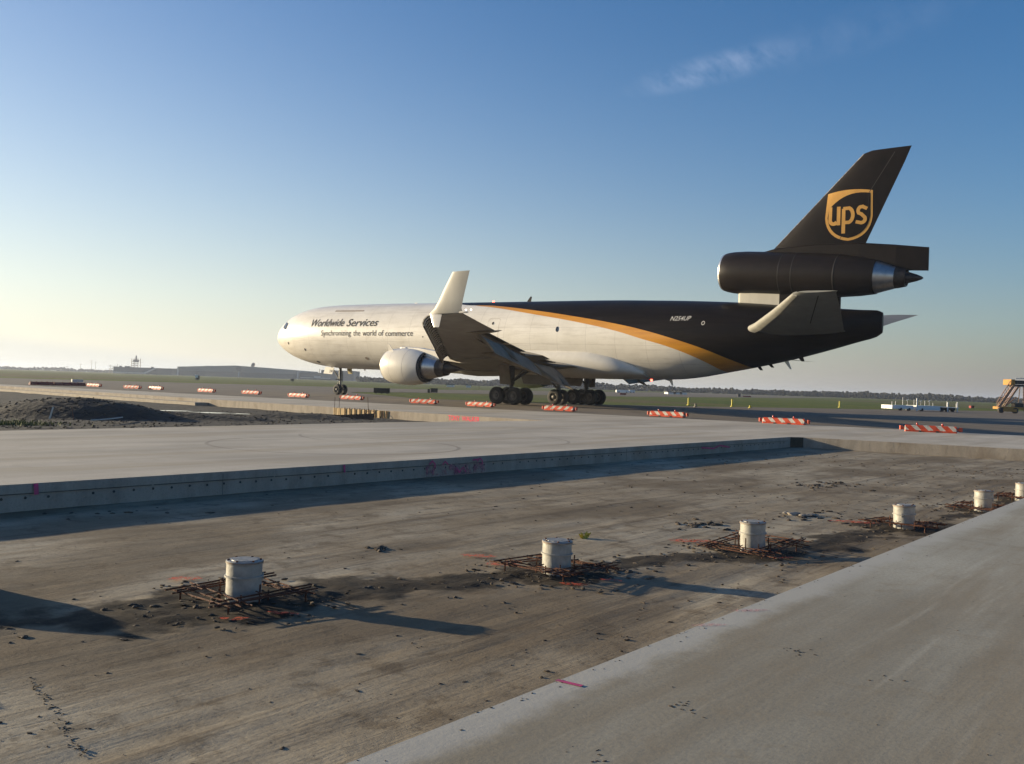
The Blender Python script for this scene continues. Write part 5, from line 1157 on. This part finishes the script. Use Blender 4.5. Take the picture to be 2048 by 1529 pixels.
# white equipment trailer with posts
p0, p1 = at(1784, 821), at(1900, 823.5); p1 = Vector((p1.x, p0.y + 3, 0)); rt = empty('barrier_trailer', p0); tag(rt, 'low white trailer of flat barriers and upright posts on the asphalt edge', 'trailer')
sp_ = (p1 - p0); L_ = sp_.length; ex = sp_.normalized(); ey = Vector((-ex.y, ex.x, 0))
def tp(a, b_, z): return p0 + ex * (a * L_) + ey * b_ + Vector((0, 0, z))
b = MB(); b.smooth = False
for a0_, a1_, zz0, zz1 in ((0, .315, .18, .60), (.36, .71, .12, .62)): b.slab([tp(a0_, 0, zz0), tp(a1_, 0, zz0), tp(a1_ - .01, 0, zz1), tp(a0_, 0, zz1)], ey * 1.8)
b.slab([tp(.70, .1, .50), tp(1.0, .1, .42), tp(1.0, .1, .50), tp(.70, .1, .62)], ey * 1.7); under(b, 'white_panels', m_fwhite, rt)
b = MB(); b.smooth = False; b.slab([tp(.72, .3, .2), tp(.96, .3, .2), tp(.96, .3, .42), tp(.72, .3, .46)], ey * 1.3)
for a_ in (.13, .25, .44, .74, .82, .90): b.tube(tp(a_, -.02, .16), tp(a_, .3, .16), .16, n=10)
under(b, 'undercarriage', m_blk, rt)
b = MB(); b.smooth = False
for a_, z1, w in ((.345, 1.45, .14), (.80, 1.1, .12), (.945, 1.15, .10)): b.box(tp(a_, -.15, z1 / 2), (w, .1, z1))
for a_, z1 in ((.04, 1.0), (.09, 1.05), (.195, 1.5), (.52, 1.2), (.64, .95), (.85, 1.2), (.99, 1.0), (.36, 1.3)): b.tube(tp(a_, .5, .3), tp(a_, .5, z1), .025, n=6)
under(b, 'posts', m_fwhite, rt)
b = MB(); b.smooth = False
for a_, z1 in ((.265, 1.25), (.46, 1.15), (.585, 1.2)): b.slab([tp(a_ - .015, .5, z1 - .1), tp(a_ + .015, .5, z1 - .02), tp(a_ + .015, .5, z1 + .08), tp(a_ - .012, .5, z1)], (0, .03, 0)); b.tube(tp(a_, .5, .5), tp(a_, .5, z1 - .05), .015, n=5)
under(b, 'pennants', m_fwhite, rt)
# passenger stairs
S0 = at(2000, 826.5); Ds = S0.y; ts = empty('passenger_stairs', S0); tag(ts, 'yellow mobile passenger stairs with a high platform at the right edge', 'airstairs')
m_sy = mat('stairs_yellow', (.46, .23, .03), (.30, .15, .03), 2, .6); m_sr = mat('stairs_rails', (.36, .20, .12), (.28, .18, .12), 3, .6); m_sg = mat('stairs_dark', (.035, .03, .025), rough=.8)
def sp2(u, v_, y=0): p = atd(u, v_, Ds + y); return Vector((p.x, Ds + y, p.z))
b = MB(); b.smooth = False
for yy in (0, 1.6):
    b = MB(); b.smooth = False
    b.bar(sp2(1998, 815, yy), sp2(2028, 771, yy), .12, .3); b.bar(sp2(1994, 805, yy), sp2(2021, 762, yy), .07); b.bar(sp2(1997, 809, yy), sp2(2024, 766, yy), .05)
    b.bar(sp2(2010, 813, yy), sp2(2038, 772, yy), .1, .2)
    for k in range(9): t_ = k / 8; b.bar(sp2(1996 + 29 * t_, 817 - 47 * t_, yy), sp2(1994 + 27 * t_, 806 - 43 * t_, yy), .05)
    under(b, 'side_rail', m_sr, ts)
b = MB(); b.smooth = False
for k in range(17): t_ = k / 16; c = sp2(2001 + 30 * t_, 815 - 44 * t_, .8); b.box(c, (.42, 1.5, .05))
under(b, 'steps', m_sr, ts)
b = MB(); b.smooth = False; p = sp2(2021, 766); q_ = sp2(2062, 771); z0, z1 = p.z - .35, sp2(2024, 761).z; b.box(((p.x + sp2(2029, 766).x) / 2, Ds + .8, (z0 + z1) / 2 + .1), (sp2(2029, 766).x - p.x, 1.9, (z1 - z0))); under(b, 'yellow_front', m_sy, ts)
b = MB(); b.smooth = False; xa = sp2(2029.5, 766).x; xb = q_.x; b.box(((xa + xb) / 2, Ds + .8, z0 + .05), (xb - xa, 1.9, .22)); b.box(((xa + xb) / 2, Ds - .1, (z0 + z1) / 2 + .1), (xb - xa, .05, (z1 - z0) * .7)); under(b, 'platform', m_sg, ts)
b = MB(); b.smooth = False; b.bar((xa, Ds - .1, z1 + .25), (xb, Ds - .1, z1 + .25), .08); b.bar((xa, Ds - .1, z0 - .05), (xb, Ds - .1, z0 - .05), .08); under(b, 'handrail', m_han_r, ts)
b = MB(); b.smooth = False; x0_ = sp2(1998, 820).x; b.box((x0_ + 2.0, Ds + .8, .62), (3.8, 1.8, .3)); b.box((x0_ + 1.2, Ds + .0, .35), (1.6, .5, .3)); under(b, 'chassis', m_sy, ts)
b = MB(); b.smooth = False
for xx in (.2, 1.9, 3.4, 4.6): b.tube((x0_ + xx, Ds - .2, .34), (x0_ + xx, Ds + .15, .34), .34, n=12); under(b, 'wheel', m_sg, ts); b = MB(); b.smooth = False
b.box((x0_ + 2.5, Ds + .6, .9), (1.0, .9, .7)); b.box((x0_ + 3.7, Ds + .6, .9), (.6, .6, .9)); under(b, 'power_unit', m_sg, ts)
b = MB(); b.smooth = False; b.tube(sp2(2040, 773, .8), sp2(2035, 822, .8), .05, n=6); b.tube(sp2(2047, 773, .2), sp2(2047, 822, .2), .07, n=6); b.bar(sp2(2012, 812, .4), sp2(2033, 795, .4), .12); under(b, 'supports', m_sr, ts)

# ------------------------------------------------------------------ haze
hb = MB(); hb.smooth = False; hb.box((0, 1800, 8.9), (6200, 4200, 21.4))
hm = bpy.data.materials.new('haze_air'); hm.use_nodes = True; t = hm.node_tree; t.nodes.clear()
pv_ = t.nodes.new('ShaderNodeVolumePrincipled'); pv_.inputs['Color'].default_value = (.70, .78, .96, 1); pv_.inputs['Density'].default_value = .00023; pv_.inputs['Anisotropy'].default_value = .35
oo = t.nodes.new('ShaderNodeOutputMaterial'); t.links.new(pv_.outputs[0], oo.inputs['Volume'])
o = hb.build('haze', hm); tag(o, kind='stuff'); hb = None
sc.cycles.volume_bounces = 1
sc.cycles.max_bounces = 8
